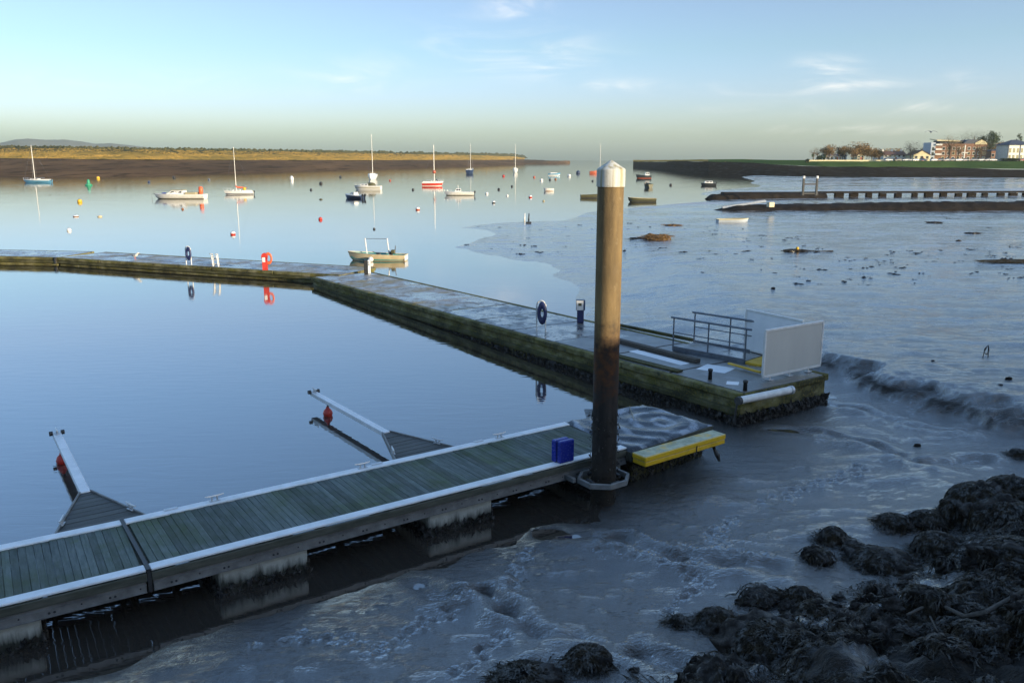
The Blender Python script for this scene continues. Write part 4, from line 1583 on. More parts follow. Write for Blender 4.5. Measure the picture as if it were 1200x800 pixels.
lying('timber', 'heavy grey timber beam lying loose along the right pontoon', 'timber', (722, 401), (818, 426), .24, .14, M['tree_wood'], 1.06)
lying('timber', 'mossy flat timber lying along the near kerb behind the pile', 'timber', (705, 414), (797, 437), .30, .06, M['moss_dark'], 1.06)
lying('sheet', 'pale wet sheet lying between the two loose timbers', 'sheet', (742, 411.5), (803, 427.5), .42, .03, M['board_white'], 1.035)
lying('sheet', 'pale wet sheet lying in front of the gangway foot', 'sheet', (822, 430), (856, 435), .9, .02, M['board_white'], 1.035)  # white patch standing in for sky glare on the wet deck
lying('sheet', 'small pale square sheet near the pontoon corner', 'sheet', (851, 449), (866, 450), .42, .02, M['board_white'], 1.035)  # same painted glare, smaller patch
lying('rail_timber', 'long thin timber rail along the far edge of the right pontoon', 'timber', (705, 379), (812, 401), .14, .12, M['moss_dark'], 1.06)
for px, lb in (((832, 444), 'short black mooring post on the near kerb before the pale sheets'), ((873, 458), 'short black mooring post at the near corner of the pontoon end')):
    p = at(*px, 1.0)
    tag(MB().lathe([(.07, 0), (.06, .25), (.08, .27), (.08, .33), (.03, .35)], 12).build('mooring_post', M['black'], None, True, p), lb, 'mooring post')

pa, pb_ = at(858.5, 467.5, 1.0), at(919.4, 455.0, 1.0)
dn = -MU * .22
t = thing('fender_pipe', 'white plastic pipe fixed along the pontoon end face', 'pipe', pa + dn, 0)
smooth_angle(MB().tube([Vector((0, 0, 0)), (pb_ - pa)], .115, 16).build('pipe', M['white_paint'], t), 40)
q = (pb_ - pa)
smooth_angle(MB().tube([q * -.02, q * .03], .125, 16).build('end_cap', M['black'], t), 40)
smooth_angle(MB().tube([q * .985, q * 1.03], .135, 16).build('flange', M['alu'], t), 40)
MB().tube([Vector((-.02, 0, 0)), Vector((-.06, .02, -.35)), Vector((-.05, .05, -.75))], .03, 8).build('hose', M['black'], t)


# ------------------------------------------------------------------ boats
def hull_sections(L, B, fbow, fstern, draft, tw=.75, n=18, fine=2.0, flare=.82):
    secs = []
    for i in range(n):
        t = i / (n - 1)
        x = -L / 2 + L * t
        if t < .45:
            w = tw + (1 - tw) * math.sin(t / .45 * math.pi / 2)
        else:
            w = max(0.02, (1 - ((t - .45) / .55) ** fine))
        hb = B / 2 * w
        sh = fstern + (fbow - fstern) * t ** 2
        kz = -draft * (1 - max(0, (t - .55) / .45) ** 2.2 * .9)
        xk = x - (.10 * L) * max(0, (t - .7) / .3) ** 2 * .8
        secs.append((x, xk, hb, sh, kz, flare))
    return secs


def sec_pts(s, off=0.0):
    """gunwale to keel on one side"""
    x, xk, hb, sh, kz, fl = s
    hb = hb + off
    mid = sh * .35
    xm = xk + (x - xk) * .6
    return [(x, hb, sh), (xm + (x - xm) * .5, hb * (fl * .35 + .65), sh * .68), (xm, hb * fl, mid), (xk, hb * fl * .72, kz * .35), (xk, 0.0, kz)]


def hull_part(parent, secs, mt, open_=False):
    b = MB()
    m = 5
    for s_ in (1, -1):
        vs = [(x, y * s_, z) for s in secs for (x, y, z) in sec_pts(s)]
        fs = []
        for i in range(len(secs) - 1):
            for k in range(m - 1):
                q = (i * m + k, i * m + k + 1, (i + 1) * m + k + 1, (i + 1) * m + k)
                fs.append(q if s_ < 0 else q[::-1])
        b.add(vs, fs)
    p = sec_pts(secs[0])
    vs = [(x, y, z) for x, y, z in p] + [(x, -y, z) for x, y, z in p[:-1][::-1]]
    b.add(vs, [tuple(range(len(vs)))])
    o = b.build('hull', mt, parent, True)
    bm = bmesh.new()
    bm.from_mesh(o.data)
    bmesh.ops.remove_doubles(bm, verts=bm.verts, dist=1e-4)
    bmesh.ops.recalc_face_normals(bm, faces=bm.faces)
    bm.to_mesh(o.data)
    bm.free()
    return smooth_angle(o, 40)


def deck_part(parent, secs, mt, dz=-.02, inset=.02, i0=0, i1=None, name='deck'):
    b = MB()
    vs = []
    ss = secs[i0:i1]
    for s in ss:
        hb = max(.005, s[2] - inset)
        vs += [(s[0], hb, s[3] + dz), (s[0], 0, s[3] + dz + .03 * min(1, s[2] * 2)), (s[0], -hb, s[3] + dz)]
    fs = []
    for i in range(len(ss) - 1):
        fs += [(i * 3, i * 3 + 1, (i + 1) * 3 + 1, (i + 1) * 3), (i * 3 + 1, i * 3 + 2, (i + 1) * 3 + 2, (i + 1) * 3 + 1)]
    b.add(vs, fs)
    return b.build(name, mt, parent)


def band_part(parent, secs, mt, z0, z1, off=.05, name='stripe', i0=0, i1=None):
    """painted band standing a little proud of the hull between two heights (fractions of the sheer)"""
    b = MB()
    for s_ in (1, -1):
        vs = []
        ss = secs[i0:i1]
        for s in ss:
            pts = sec_pts(s)

            def edge(f):
                z = s[3] * f
                for k in range(4):
                    a, c = pts[k], pts[k + 1]
                    if a[2] >= z >= c[2]:
                        t = (a[2] - z) / (a[2] - c[2] + 1e-9)
                        return (a[0] + (c[0] - a[0]) * t, a[1] + (c[1] - a[1]) * t + off, z)
                return (*pts[0][:1], pts[0][1] + off, z)
            e0, e1 = edge(z1), edge(z0)
            vs += [(e0[0], e0[1] * s_, e0[2]), (e1[0], e1[1] * s_, e1[2])]
        fs = []
        for i in range(len(ss) - 1):
            q = (2 * i, 2 * i + 1, 2 * i + 3, 2 * i + 2)
            fs.append(q if s_ < 0 else q[::-1])
        b.add(vs, fs)
    return b.build(name, mt, parent)


def cabin_part(parent, x0, x1, w, z, h, mt, slope0=.25, slope1=.45, name='cabin', wmat='glass', wins=3):
    """coachroof or wheelhouse with raked ends, tumblehome sides and windows"""
    b = MB()
    tw = w * .86
    vs = [(x0, -w / 2, z), (x1, -w / 2 * .8, z), (x1, w / 2 * .8, z), (x0, w / 2, z),
          (x0 + slope0 * h, -tw / 2, z + h), (x1 - slope1 * h, -tw / 2 * .78, z + h * .93), (x1 - slope1 * h, tw / 2 * .78, z + h * .93), (x0 + slope0 * h, tw / 2, z + h)]
    b.add(vs, [(0, 1, 5, 4), (1, 2, 6, 5), (2, 3, 7, 6), (3, 0, 4, 7), (4, 5, 6, 7)])
    c = b.build(name, mt, parent)
    for s_ in (-1, 1):
        for k in range(wins):
            ta, tb = .10 + .82 * k / wins, .10 + .82 * (k + .8) / wins
            q = []
            for t, f in ((ta, .38), (tb, .38), (tb, .80), (ta, .80)):
                bx = x0 + (x1 - x0) * t
                tx = (x0 + slope0 * h) + (x1 - slope1 * h - x0 - slope0 * h) * t
                by = w / 2 * (1 - .2 * t)
                ty = tw / 2 * (1 - .22 * t)
                q.append((bx + (tx - bx) * f, s_ * (by + (ty - by) * f + .012), z + h * f))
            MB().add(q, [(0, 1, 2, 3) if s_ < 0 else (3, 2, 1, 0)]).build('window', M[wmat], c)
    return c


def outboard(parent, x, y, z, mt='black', s=1.0):
    b = MB()
    b.bbox((x - .18 * s, y, z + .25 * s), (.32 * s, .26 * s, .42 * s), .05 * s)
    o = b.build('outboard', M[mt], parent)
    b = MB()
    b.bbox((x - .16 * s, y, z - .2 * s), (.14 * s, .10 * s, .6 * s), .02)
    b.tube([(x - .02, y, z + .2 * s), (x + .35 * s, y, z + .34 * s)], .025, 6)
    b.build('outboard_leg', M['dark_hull'], o)
    return o


def mast(parent, x, z, h, boom=None, cover=None, stays=(), r=.06, spreaders=True):
    m_ = MB().tube([(x, 0, z), (x, 0, z + h)], [r, r * .6], 8).build('mast', M['gel_white'], parent)
    if spreaders:
        MB().tube([(x, -.5, z + h * .58), (x, .5, z + h * .58)], .02, 6).build('spreader', M['alu'], m_)
    for q in stays:
        MB().tube([(x, 0, z + h * .97), q], .012, 4).build('stay', M['rail_grey'], m_)
    if boom:
        bo = MB().tube([(x, 0, z + boom[1]), (x - boom[0], 0, z + boom[1] - .05)], .045, 8).build('boom', M['alu'], parent)
        if cover:
            b = MB()
            b.tube([(x + .08, 0, z + boom[1] + .9), (x + .02, 0, z + boom[1] + .3), (x - .3, 0, z + boom[1] + .12), (x - boom[0] * .6, 0, z + boom[1] + .06), (x - boom[0], 0, z + boom[1])], [.10, .16, .20, .15, .07], 8)
            smooth_angle(b.build('sail_cover', M[cover], bo), 60)
    return m_


def pulpit(parent, secs, mt='alu', h=.55, i0=13, name='pulpit'):
    b = MB()
    top = [(s[0], s[2] * .9, s[3] + h) for s in secs[i0:]] + [(s[0], -s[2] * .9, s[3] + h) for s in secs[i0:][::-1]]
    b.tube(top, .022, 6)
    for s in secs[i0::2]:
        for s_ in (-1, 1):
            b.tube([(s[0], s_ * s[2] * .9, s[3] - .02), (s[0], s_ * s[2] * .9, s[3] + h)], .018, 6)
    return b.build(name, M[mt], parent)


def boat(name, label, cat, p, rz, group=None):
    return thing(name, label, cat, (p.x, p.y, 0), rz, group)


def sailboat(label, px, rz, L, B, fb, hull_m, mast_h, deck_m='gel_white', cover=None, ob=True, band=None, mast_x=.08, cab=(.0, .28), boom=True, mat_rail=True, wind='glass'):
    p = at(*px, 0)
    t = boat('sailing_boat', label, 'sailing boat', p, rz)
    S = hull_sections(L, B, fb * 1.25, fb, .35, .68)
    hull_part(t, S, M[hull_m])
    deck_part(t, S, M[deck_m])
    if band:
        band_part(t, S, M[band[0]], band[1], band[2])
    z = fb * 1.04
    cabin_part(t, -L * .08, L * .24, B * .62, z - .04, .42, M[deck_m], .1, .9, wins=2, wmat=wind)
    b = MB()
    for s_ in (-1, 1):
        b.bbox((-L * .28, s_ * B * .30, z + .06), (L * .34, .08, .22), .02)
    b.bbox((-L * .11, 0, z + .06), (.08, B * .55, .2), .02)
    b.build('coaming', M[deck_m], t)
    mx = L * mast_x
    mast(t, mx, z, mast_h, (L * .36, .75) if boom else None, cover, [(L * .47, 0, fb * 1.25), (-L * .48, 0, fb), (mx, B * .46, fb * 1.1), (mx, -B * .46, fb * 1.1)], r=.07 if p.y < 250 else .13)
    if mat_rail:
        pulpit(t, S)
    if ob:
        outboard(t, -L * .5, .25, fb * .55, 'black', 1.0)
    b = MB()
    b.box((-L * .49, 0, fb * .35), (.05, .4, fb * 1.3))
    b.build('rudder', M['dark_hull'], t)
    return t, S


PI = math.pi
t, S = sailboat('pale blue sailing boat with bare mast moored far left', (44, 214), PI - .06, 10.0, 2.9, .95, 'blue_hull', 11.8, band=('gel_white', .78, .97), cover=None)
# white cabin boat, broadside, with a tall red barrel at the stern
p = at(211, 233, 0)
t = boat('cabin_cruiser', 'white cabin boat with a tall red barrel on its stern', 'motor boat', p, PI - .02)
S = hull_sections(10.6, 3.2, 1.05, .95, .4, .86, fine=2.6)
hull_part(t, S, M['gel_white'])
deck_part(t, S, M['gel_white'])
band_part(t, S, M['dark_olive'], .04, .16)
cabin_part(t, -1.2, 2.6, 2.2, .94, .75, M['gel_white'], .2, 1.6, wins=3)
MB().bbox((.2, 0, 1.75), (2.6, 1.9, .1), .03).build('canvas_top', M['canvas'], t)
MB().bbox((-2.6, 0, 1.15), (2.2, 2.4, .42), .05).build('cockpit_tent', M['canvas'], t)
b = MB()
b.lathe([(.3, 0), (.42, .15), (.44, .75), (.42, 1.35), (.3, 1.5), (.0001, 1.52)], 16, (-4.3, -.3, .95))
smooth_angle(b.build('barrel', M['orange'], t), 50)
pulpit(t, S, 'rail_grey', .7, 11)
MB().bbox((3.2, 0, 1.15), (.7, .6, .22), .05).build('hatch', M['box_blue'], t)
b = MB()
b.tube([(5.0, .2, 1.1), (5.7, .2, .95), (5.72, .2, -.2)], .04, 6)
b.build('anchor_line', M['rail_grey'], t)
MB().box((-5.25, 0, .45), (.35, 1.6, .06)).build('swim_step', M['gel_white'], t)

t, S = sailboat('white sailing boat with orange sail cover and yellow cockpit bag', (280, 228), PI + .25, 6.5, 2.3, .75, 'gel_white', 9.9, cover='orange', band=('navy', .1, .3))
smooth_angle(MB().ball((-1.3, .3, 1.25), .36, 12, 1.2).build('cockpit_bag', M['yellow'], t), 60)

p = at(415, 232.5, 0)
t = boat('speedboat', 'dark blue speedboat with two outboards in the boat cluster', 'motor boat', p, PI - .55)
S = hull_sections(4.9, 2.0, .95, .65, .25, .9, fine=2.3)
hull_part(t, S, M['navy'])
deck_part(t, S, M['gel_white'], .0)
band_part(t, S, M['gel_white'], .80, .98)
cabin_part(t, -.6, 1.0, 1.4, .72, .55, M['gel_white'], .1, 1.2, wins=2)
for y in (-.4, .35):
    outboard(t, -2.45, y, .45, 'black', 1.15)

p = at(431, 222.5, 0)
t = boat('cabin_cruiser', 'white motor cruiser with olive canopy behind the speedboat', 'motor boat', p, PI - .12)
S = hull_sections(7.3, 2.6, 1.25, 1.05, .35, .88, fine=2.3)
hull_part(t, S, M['gel_white'])
deck_part(t, S, M['gel_white'])
band_part(t, S, M['canvas'], .45, .58)
cabin_part(t, -.4, 2.2, 2.0, 1.1, .5, M['gel_white'], .1, 1.4, wins=2)
b = MB()
b.lathe([(1.0, 0), (.96, .3), (.75, .62), (.4, .8), (.0001, .84)], 16)
cn = smooth_angle(b.build('canopy', M['dark_olive'], t, False, (-.9, 0, 1.1)), 60)
cn.scale = (1.35, .95, 1)
pulpit(t, S, 'alu', .5, 12)

t, S = sailboat('white sailing boat seen end on behind the motor cruiser', (437, 210), R(100), 9, 4.0, 1.9, 'gel_white', 16.0, ob=False, boom=False)

t, S = sailboat('red hulled sailing boat with white topsides', (507, 218), .10, 6.5, 2.3, 1.15, 'gel_white', 11.0, band=('red', .12, .70), ob=False)
smooth_angle(MB().ball((.5, 0, 4.2), .55, 12).build('furled_sail', M['rust_red'], t), 60)

p = at(538, 229, 0)
t = boat('launch', 'white motor launch with small wheelhouse and dark outboard', 'motor boat', p, PI + .03)
S = hull_sections(6.7, 2.2, .95, .75, .3, .85, fine=2.2)
hull_part(t, S, M['gel_white'])
deck_part(t, S, M['gel_white'])
band_part(t, S, M['dark_olive'], .02, .14)
cabin_part(t, -.5, 1.0, 1.5, .8, .75, M['gel_white'], .15, .5, name='wheelhouse', wins=2)
MB().tube([(.2, 0, 1.5), (.2, 0, 2.3)], .05, 8).build('light_mast', M['gel_white'], t)
outboard(t, -3.35, 0, .5, 'black', 1.1)
pulpit(t, S, 'alu', .4, 13)

t, S = sailboat('sailing boat with a dark blue side and white stern off the spit', (551, 203.5), R(75), 9, 3.9, 2.2, 'navy', 14.5, ob=False, boom=False)
t, S = sailboat('small white sailing boat seen end on nearest the spit point', (604, 202), R(95), 8, 3.2, 2.3, 'gel_white', 15.0, ob=False, boom=False)
t, S = sailboat('white sailing boat with orange dinghy beside the pile top', (703, 203), R(80), 8, 3.4, 2.3, 'gel_white', 15.0, ob=False, boom=False)
p = at(695.5, 203.3, 0)
t = boat('dinghy', 'orange brown dinghy left of the pile top', 'dinghy', p, .1)
S = hull_sections(4.6, 2.2, 1.7, 1.3, .3, .8)
hull_part(t, S, M['rust_red'])
deck_part(t, S, M['orange'])


def open_boat(name, label, px, rz, L, B, fb, hull_m, inner_m, thwarts=3, stern=None, tw=.72, fine=2.0, rise=1.35, ob=None, sink=0.0, gun=None):
    p = at(*px, sink)
    t = thing(name, label, 'boat', (p.x, p.y, sink), rz)
    S = hull_sections(L, B, fb * rise, fb, .18, tw, fine=fine)
    hull_part(t, S, M[hull_m])
    # inner skin and floor
    b = MB()
    m = 4
    vs = []
    for s in S:
        x, xk, hb, sh, kz, fl = s
        x2 = min(x, L / 2 - .22)
        x2 = max(x2, -L / 2 + .06)
        h2 = max(.004, hb - .045)
        zf = .06 + .5 * max(0, (x / (L / 2) - .5)) * sh
        vs += [(x2, h2, sh - .004), (x2, h2 * .8, zf), (x2, -h2 * .8, zf), (x2, -h2, sh - .004)]
    fs = []
    for i in range(len(S) - 1):
        for k in range(3):
            fs.append((i * m + k, i * m + k + 1, (i + 1) * m + k + 1, (i + 1) * m + k))
    fs.append((0, 1, 2, 3))
    b.add(vs, fs)
    b.build('lining', M[inner_m], t)
    b = MB()
    for s_ in (1, -1):
        b.tube([(s[0], s_ * s[2], s[3] + .01) for s in S], .035 * max(1, fb / .5), 6)
    b.tube([(S[0][0], S[0][2], S[0][3] + .01), (S[0][0], -S[0][2], S[0][3] + .01)], .04, 6)
    b.build('gunwale', M[gun or hull_m], t)
    for k in range(thwarts):
        f = .22 + .5 * k / max(1, thwarts - 1)
        s = S[int(f * (len(S) - 1))]
        MB().bbox((s[0], 0, s[3] * .72), (.24, s[2] * 1.8, .04), .01).build('thwart', M['varnish'], t)
    if ob:
        outboard(t, -L / 2, 0, fb * .7, ob, 1.0)
    return t, S


t, S = open_boat('work_boat', 'open wooden work boat with two white posts and a crossbar', (442, 305), PI - .10, 4.75, 1.55, .46, 'cream', 'teal', 2, rise=1.5, tw=.8)
deck_part(t, S, M['teal'], -.06, .05, 9, None, 'foredeck')
b = MB()
b.box((-2.385, 0, .28), (.03, 1.14, .42))
b.build('transom_board', M['gel_white'], t)
for x, dx in ((.82, .14), (-1.0, .16)):
    MB().tube([(x, -.1, .2), (x + dx, -.1, 1.75)], .05, 8).build('upright', M['white_paint'], t)
MB().tube([(.90, -.1, 1.72), (-.80, -.1, 1.72)], .025, 6).build('crossbar', M['rail_grey'], t)
b = MB()
b.bbox((-1.35, .1, .72), (.32, .3, .3), .05)
o = b.build('outboard_cowl', M['dark_olive'], t)
MB().tube([(-1.5, .1, .5), (-1.55, .1, 1.2)], .03, 6).build('boat_hook', M['dark_hull'], t)
b = MB()
b.bbox((-1.1, -.2, .55), (.3, .3, .3), .04)
b.bbox((-.2, .15, .52), (.25, .2, .22), .04)
b.tube([(-.3, -.2, .4), (.3, .2, .72)], .03, 6)
tag(b.build('gear', M['dark_hull'], t), kind='stuff')
smooth_angle(MB().ball((.26, .95, .18), .21, 14).build('fender', M['gel_white'], t), 60)

t, S = open_boat('skiff', 'pale skiff aground on the mud right of the pile', (858.5, 263), .06, 3.85, 1.5, .62, 'tower_grey', 'dark_hull', 2, rise=1.15, tw=.85, fine=3.0, sink=.12, gun='wall_cream')
band_part(t, S, M['dark_hull'], .0, .42)
open_boat('punt', 'long olive punt floating just left of the pile', (693, 232), .05, 4.6, 1.5, .62, 'dark_olive', 'dark_hull', 2, tw=.9, fine=4)
open_boat('punt', 'dark olive punt with a pale stern right of the pile', (752, 236.5), PI + .05, 5.4, 1.6, .62, 'dark_olive', 'dark_hull', 2, tw=.9, fine=4, gun='canvas')
open_boat('rowing_boat', 'white rowing boat beyond the mooring buoys', (643, 224), PI + .1, 2.6, 1.2, .6, 'gel_white', 'varnish', 2, fine=2.5)
t, S = open_boat('dinghy', 'blue dinghy with white top far out in the channel', (649.5, 206), .05, 6.2, 2.4, 1.0, 'blue_hull', 'gel_white', 1)
MB().bbox((-.3, 0, 1.2), (3.6, 1.8, .7), .2).build('cover', M['gel_white'], t)

p = at(754, 209, 0)
t = boat('fishing_boat', 'dark fishing boat with white wheelhouse right of the pile top', 'motor boat', p, PI + .05)
S = hull_sections(6.6, 2.6, 1.7, 1.2, .4, .8)
hull_part(t, S, M['dark_hull'])
deck_part(t, S, M['gel_white'])
cabin_part(t, -2.4, -.6, 1.8, 1.25, 1.3, M['gel_white'], .1, .2, name='wheelhouse', wins=2)
band_part(t, S, M['rust_red'], .0, .15)
open_boat('rowing_boat', 'small dark green rowing boat end on behind the punt', (759, 220), R(110), 3.6, 2.0, 1.0, 'dark_olive', 'dark_hull', 1)
p = at(830, 217.5, 0)
t = boat('covered_boat', 'dark hulled motor boat with white cabin top off the jetty', 'motor boat', p, PI - .05)
S = hull_sections(4.7, 1.9, .85, .75, .3, .85)
hull_part(t, S, M['dark_hull'])
deck_part(t, S, M['gel_white'])
cabin_part(t, -1.3, 1.3, 1.5, .75, .65, M['gel_white'], .2, .5, wins=2)
outboard(t, -2.3, 0, .7, 'black', 1.0)

# ------------------------------------------------------------------ mooring buoys and other small floats
BUOYS = [  # px, py, diameter in photo px, colour, label
    (104, 217.5, 8, 'green', 'green conical channel buoy right of the pale blue sailing boat'),
    (115, 209.3, 4, 'yellow', 'tiny yellow buoy close to the far mudbank on the left'),
    (93.5, 237, 5.5, 'yellow', 'yellow round buoy below the green channel buoy'),
    (89, 254, 6.5, 'white_paint', 'white ball buoy with dark foot, left of a flat cream buoy'),
    (117, 254.2, 5.5, 'cream', 'flat cream buoy right of the white ball buoy'),
    (81, 270.5, 5, 'white_paint', 'white ball buoy nearest the left pontoon'),
    (204, 208.8, 3.5, 'black', 'black buoy behind the cabin boat, right of two tiny dark ones'),
    (174.5, 213.8, 3, 'navy', 'tiny dark blue buoy left behind the cabin boat'),
    (245, 211, 3, 'rail_grey', 'tiny grey buoy between the cabin boat and the orange covered sailing boat'),
    (214, 245.5, 3, 'varnish', 'small brown buoy in front of the white cabin boat'),
    (273, 275, 7, 'red', 'red and white ball buoy below the orange covered sailing boat'),
    (342, 211, 4.5, 'white_paint', 'white upright buoy in the open water right of the orange covered boat'),
    (376, 215.6, 4, 'black', 'black buoy left of the boat cluster'),
    (399, 208, 3, 'dark_hull', 'tiny black buoy above the boat cluster'),
    (364.5, 222.8, 3, 'dark_hull', 'tiny black buoy left below the black buoy near the cluster'),
    (376, 234, 4, 'dark_olive', 'flat dark buoy left of the blue speedboat'),
    (375.5, 257.5, 5.5, 'red', 'red buoy alone in the open water above the lifebuoy cabinet'),
    (438.5, 268.8, 3, 'black', 'small black buoy above the open work boat'),
    (484, 222.8, 3, 'black', 'small black buoy left of the red hulled sailing boat'),
    (457, 212, 3, 'rust_red', 'small pinkish buoy right of the boat cluster'),
    (489.5, 246, 6, 'rust_red', 'red and white ball buoy below the red hulled sailing boat'),
    (570.5, 227.5, 3.6, 'white_paint', 'small white buoy right of the white motor launch'),
    (584.5, 222.5, 3.2, 'black', 'black buoy right of the white launch and its outboard'),
    (578.5, 238, 4, 'black', 'black and white buoy below the white launch'),
    (590, 206.8, 3.6, 'red', 'small red buoy left below the white sailing boat at the spit'),
    (600, 218.8, 2.8, 'dark_hull', 'tiny dark buoy under the reflection of the spit sailing boat'),
    (594.5, 229.8, 3, 'white_paint', 'tiny white buoy in the middle of the channel'),
    (621.5, 231.5, 5, 'red', 'red and white buoy below the white rowing boat'),
    (634.5, 212, 4, 'white_paint', 'small white buoy left of the blue dinghy'),
    (626, 208, 3.2, 'rust_red', 'pink buoy left above the white buoy near the blue dinghy'),
    (644.5, 211.2, 2.8, 'dark_hull', 'tiny dark buoy just below the blue dinghy'),
    (651, 210.5, 2.8, 'varnish', 'tiny brown buoy below the right end of the blue dinghy'),
    (667, 206.8, 4.2, 'white_paint', 'white buoy right of the blue dinghy'),
    (677.5, 203.2, 5, 'navy', 'dark blue float right of the white buoy in the far channel'),
    (693, 202.8, 3, 'rust_red', 'small red buoy left of the orange brown dinghy'),
    (694.5, 212.6, 2.6, 'dark_hull', 'tiny dark buoy above the olive punt'),
    (786, 217.4, 3.4, 'black', 'black buoy between the punt and the covered motor boat'),
    (512, 211.5, 2.6, 'rail_grey', 'tiny grey buoy right beside the red hulled sailing boat'),
    (637, 236, 2.6, 'canvas', 'tiny olive buoy below the white rowing boat'),
]
for (x, y, dpx, mt, lb) in BUOYS:
    p = at(x, y, 0)
    dep = p.y * cp + EYE * sp
    r = dpx / F_PX * dep / 2 * (.85 if mt in ('red', 'rust_red') else 1)
    t = thing('buoy', lb, 'buoy', (p.x, p.y, 0), rnd.uniform(0, 6), 'buoys moored in the estuary')
    if mt == 'green':
        MB().lathe([(r * .9, -r * .3), (r, .1 * r), (r * .95, .35 * r), (r * .5, .5 * r), (r * .35, 1.6 * r), (r * .1, 1.8 * r), (.0001, 1.82 * r)], 14).build('body', M[mt], t)
        continue
    sq = .45 if 'flat' in lb else (1.5 if 'upright' in lb else .92)
    b = MB()
    b.ball((0, 0, r * .42 * sq), r, 14, sq)
    smooth_angle(b.build('body', M[mt], t), 60)
    b = MB()
    b.tube([(0, 0, r * .42 * sq + r * sq * .9), (0, 0, r * .42 * sq + r * sq * 1.25)], r * .16, 6)
    b.build('eye', M['rail_grey'], t)
    if 'red and white' in lb or 'black and white' in lb or 'dark foot' in lb:
        top = 'white_paint'
        b = MB()
        b.lathe([(r * 1.02 * math.sin(a), r * .42 * sq - r * 1.02 * sq * math.cos(a)) for a in np.linspace(PI * .55, PI * .97, 6)], 14)
        smooth_angle(b.build('cap_band', M[top], t), 60)
        if 'dark foot' in lb:
            b = MB()
            b.lathe([(r * 1.03 * math.sin(a), r * .42 * sq - r * 1.03 * sq * math.cos(a)) for a in np.linspace(PI * .1, PI * .5, 6)], 14)
            smooth_angle(b.build('foot_band', M['varnish'], t), 60)

# withies and bits at the edge of the mud
for px, h, mt, lb in (((614.5, 259), 1.0, 'white_paint', 'short white marker stake at the edge of the far mud'), ((619.5, 258), .9, 'dark_hull', 'short dark marker stake beside the white one')):
    p = at(*px, 0)
    tag(MB().tube([(0, 0, -.3), (.05, 0, h)], [.12, .07], 8).build('marker_stake', M[mt], None, True, p), lb, 'stake')
p = at(619.5, 262, .02)
tag(MB().bbox((0, 0, .1), (.7, .4, .26), .06).build('mooring_block', M['black'], None, False, p), 'low dark mooring block below the marker stakes', 'block')


# ------------------------------------------------------------------ gulls
def gull(label, p, rz, s=1.0, fly=False, dark=False):
    t = thing('gull', label, 'gull', p, rz)
    bm_ = M['feather'] if not dark else M['feather_grey']
    b = MB()
    z = .0 if fly else .22 * s
    b.tube([(-.26 * s, 0, z + .02 * s), (-.14 * s, 0, z + .01 * s), (.0, 0, z), (.13 * s, 0, z + .07 * s), (.19 * s, 0, z + .15 * s), (.25 * s, 0, z + .17 * s), (.29 * s, 0, z + .16 * s)],
           [.01 * s, .05 * s, .095 * s, .075 * s, .045 * s, .045 * s, .012 * s], 10)
    smooth_angle(b.build('body', bm_, t), 70)
    MB().tube([(.27 * s, 0, z + .165 * s), (.35 * s, 0, z + .145 * s)], [.016 * s, .005 * s], 6).build('beak', M['yellow'], t)
    if fly:
        for s_ in (-1, 1):
            pts = [(.02, 0, .02), (.08, .35, .20), (.0, .70, .12), (-.12, .98, -.06)]
            cw = [.20, .19, .14, .03]
            vs = []
            for (x, y, zz), c in zip(pts, cw):
                vs += [(x * s + c * s * .5, y * s * s_, zz * s + .012), (x * s - c * s * .5, y * s * s_, zz * s + .012), (x * s - c * s * .5, y * s * s_, zz * s - .012), (x * s + c * s * .5, y * s * s_, zz * s - .012)]
            fs = []
            for i in range(3):
                a = i * 4
                fs += [(a + k, a + (k + 1) % 4, a + 4 + (k + 1) % 4, a + 4 + k) for k in range(4)]
            MB().add(vs, fs).build('wing', M['feather_grey'], t)
    else:
        for s_ in (-1, 1):
            MB().tube([(-.22 * s, s_ * .03 * s, z + .03 * s), (-.05 * s, s_ * .085 * s, z + .03 * s), (.08 * s, s_ * .07 * s, z + .03 * s)], [.01 * s, .04 * s, .03 * s], 8).build('wing', M['feather_grey'], t)
            MB().tube([(.0, s_ * .04 * s, z - .06 * s), (.01 * s, s_ * .04 * s, 0)], .009 * s, 5).build('leg', M['orange'], t)
    return t


gull('white gull standing on the kerb of the left pontoon', at(158.5, 304, LH + .02), R(-10), 1.25)
gull('gull gliding over the houses on the right shore', at_y(1091, 155, 190), R(95), 1.55, True, True)


# ------------------------------------------------------------------ jetties on the right
def rubble(name, label, cat, p, q, w, h0, h1, z0, mt, seed, n=90, rows=9, jag=.25):
    """a long bank of piled stone: ridge profile with broken surface; h0,h1 = crest heights at both ends"""
    d = (q - p)
    L = d.length
    d = d.normalized()
    nrm = Vector((-d.y, d.x, 0))
    prof = [(-.5, 0), (-.42, .35), (-.3, .72), (-.2, .95), (0, 1.0), (.2, .95), (.3, .7), (.42, .35), (.5, 0)]
    P = np.zeros((rows, n, 3))
    for i in range(n):
        t = i / (n - 1)
        h = h0 + (h1 - h0) * min(1, t * 1.8) ** .7
        taper = min(1, t / .06 + .15)
        for j, (a, b_) in enumerate(prof):
            pos = p + d * (L * t) + nrm * (a * w * (.5 + .5 * taper))
            P[j, i] = (pos.x, pos.y, z0 + (b_ * h) * taper)
    nz = fbm(P[..., 0] * .8, P[..., 1] * .8 + P[..., 2] * .9, 4, seed)
    P[1:-1, :, 2] += jag * nz[1:-1]
    P[..., 1] += jag * 1.2 * fbm(P[..., 0] * 1.1, P[..., 2] * 2 + P[..., 1], 4, seed + 3)
    P[0, :, 2] -= .6
    P[-1, :, 2] -= .6
    o = grid_mesh(name, P, mt)
    return tag(o, label, cat)


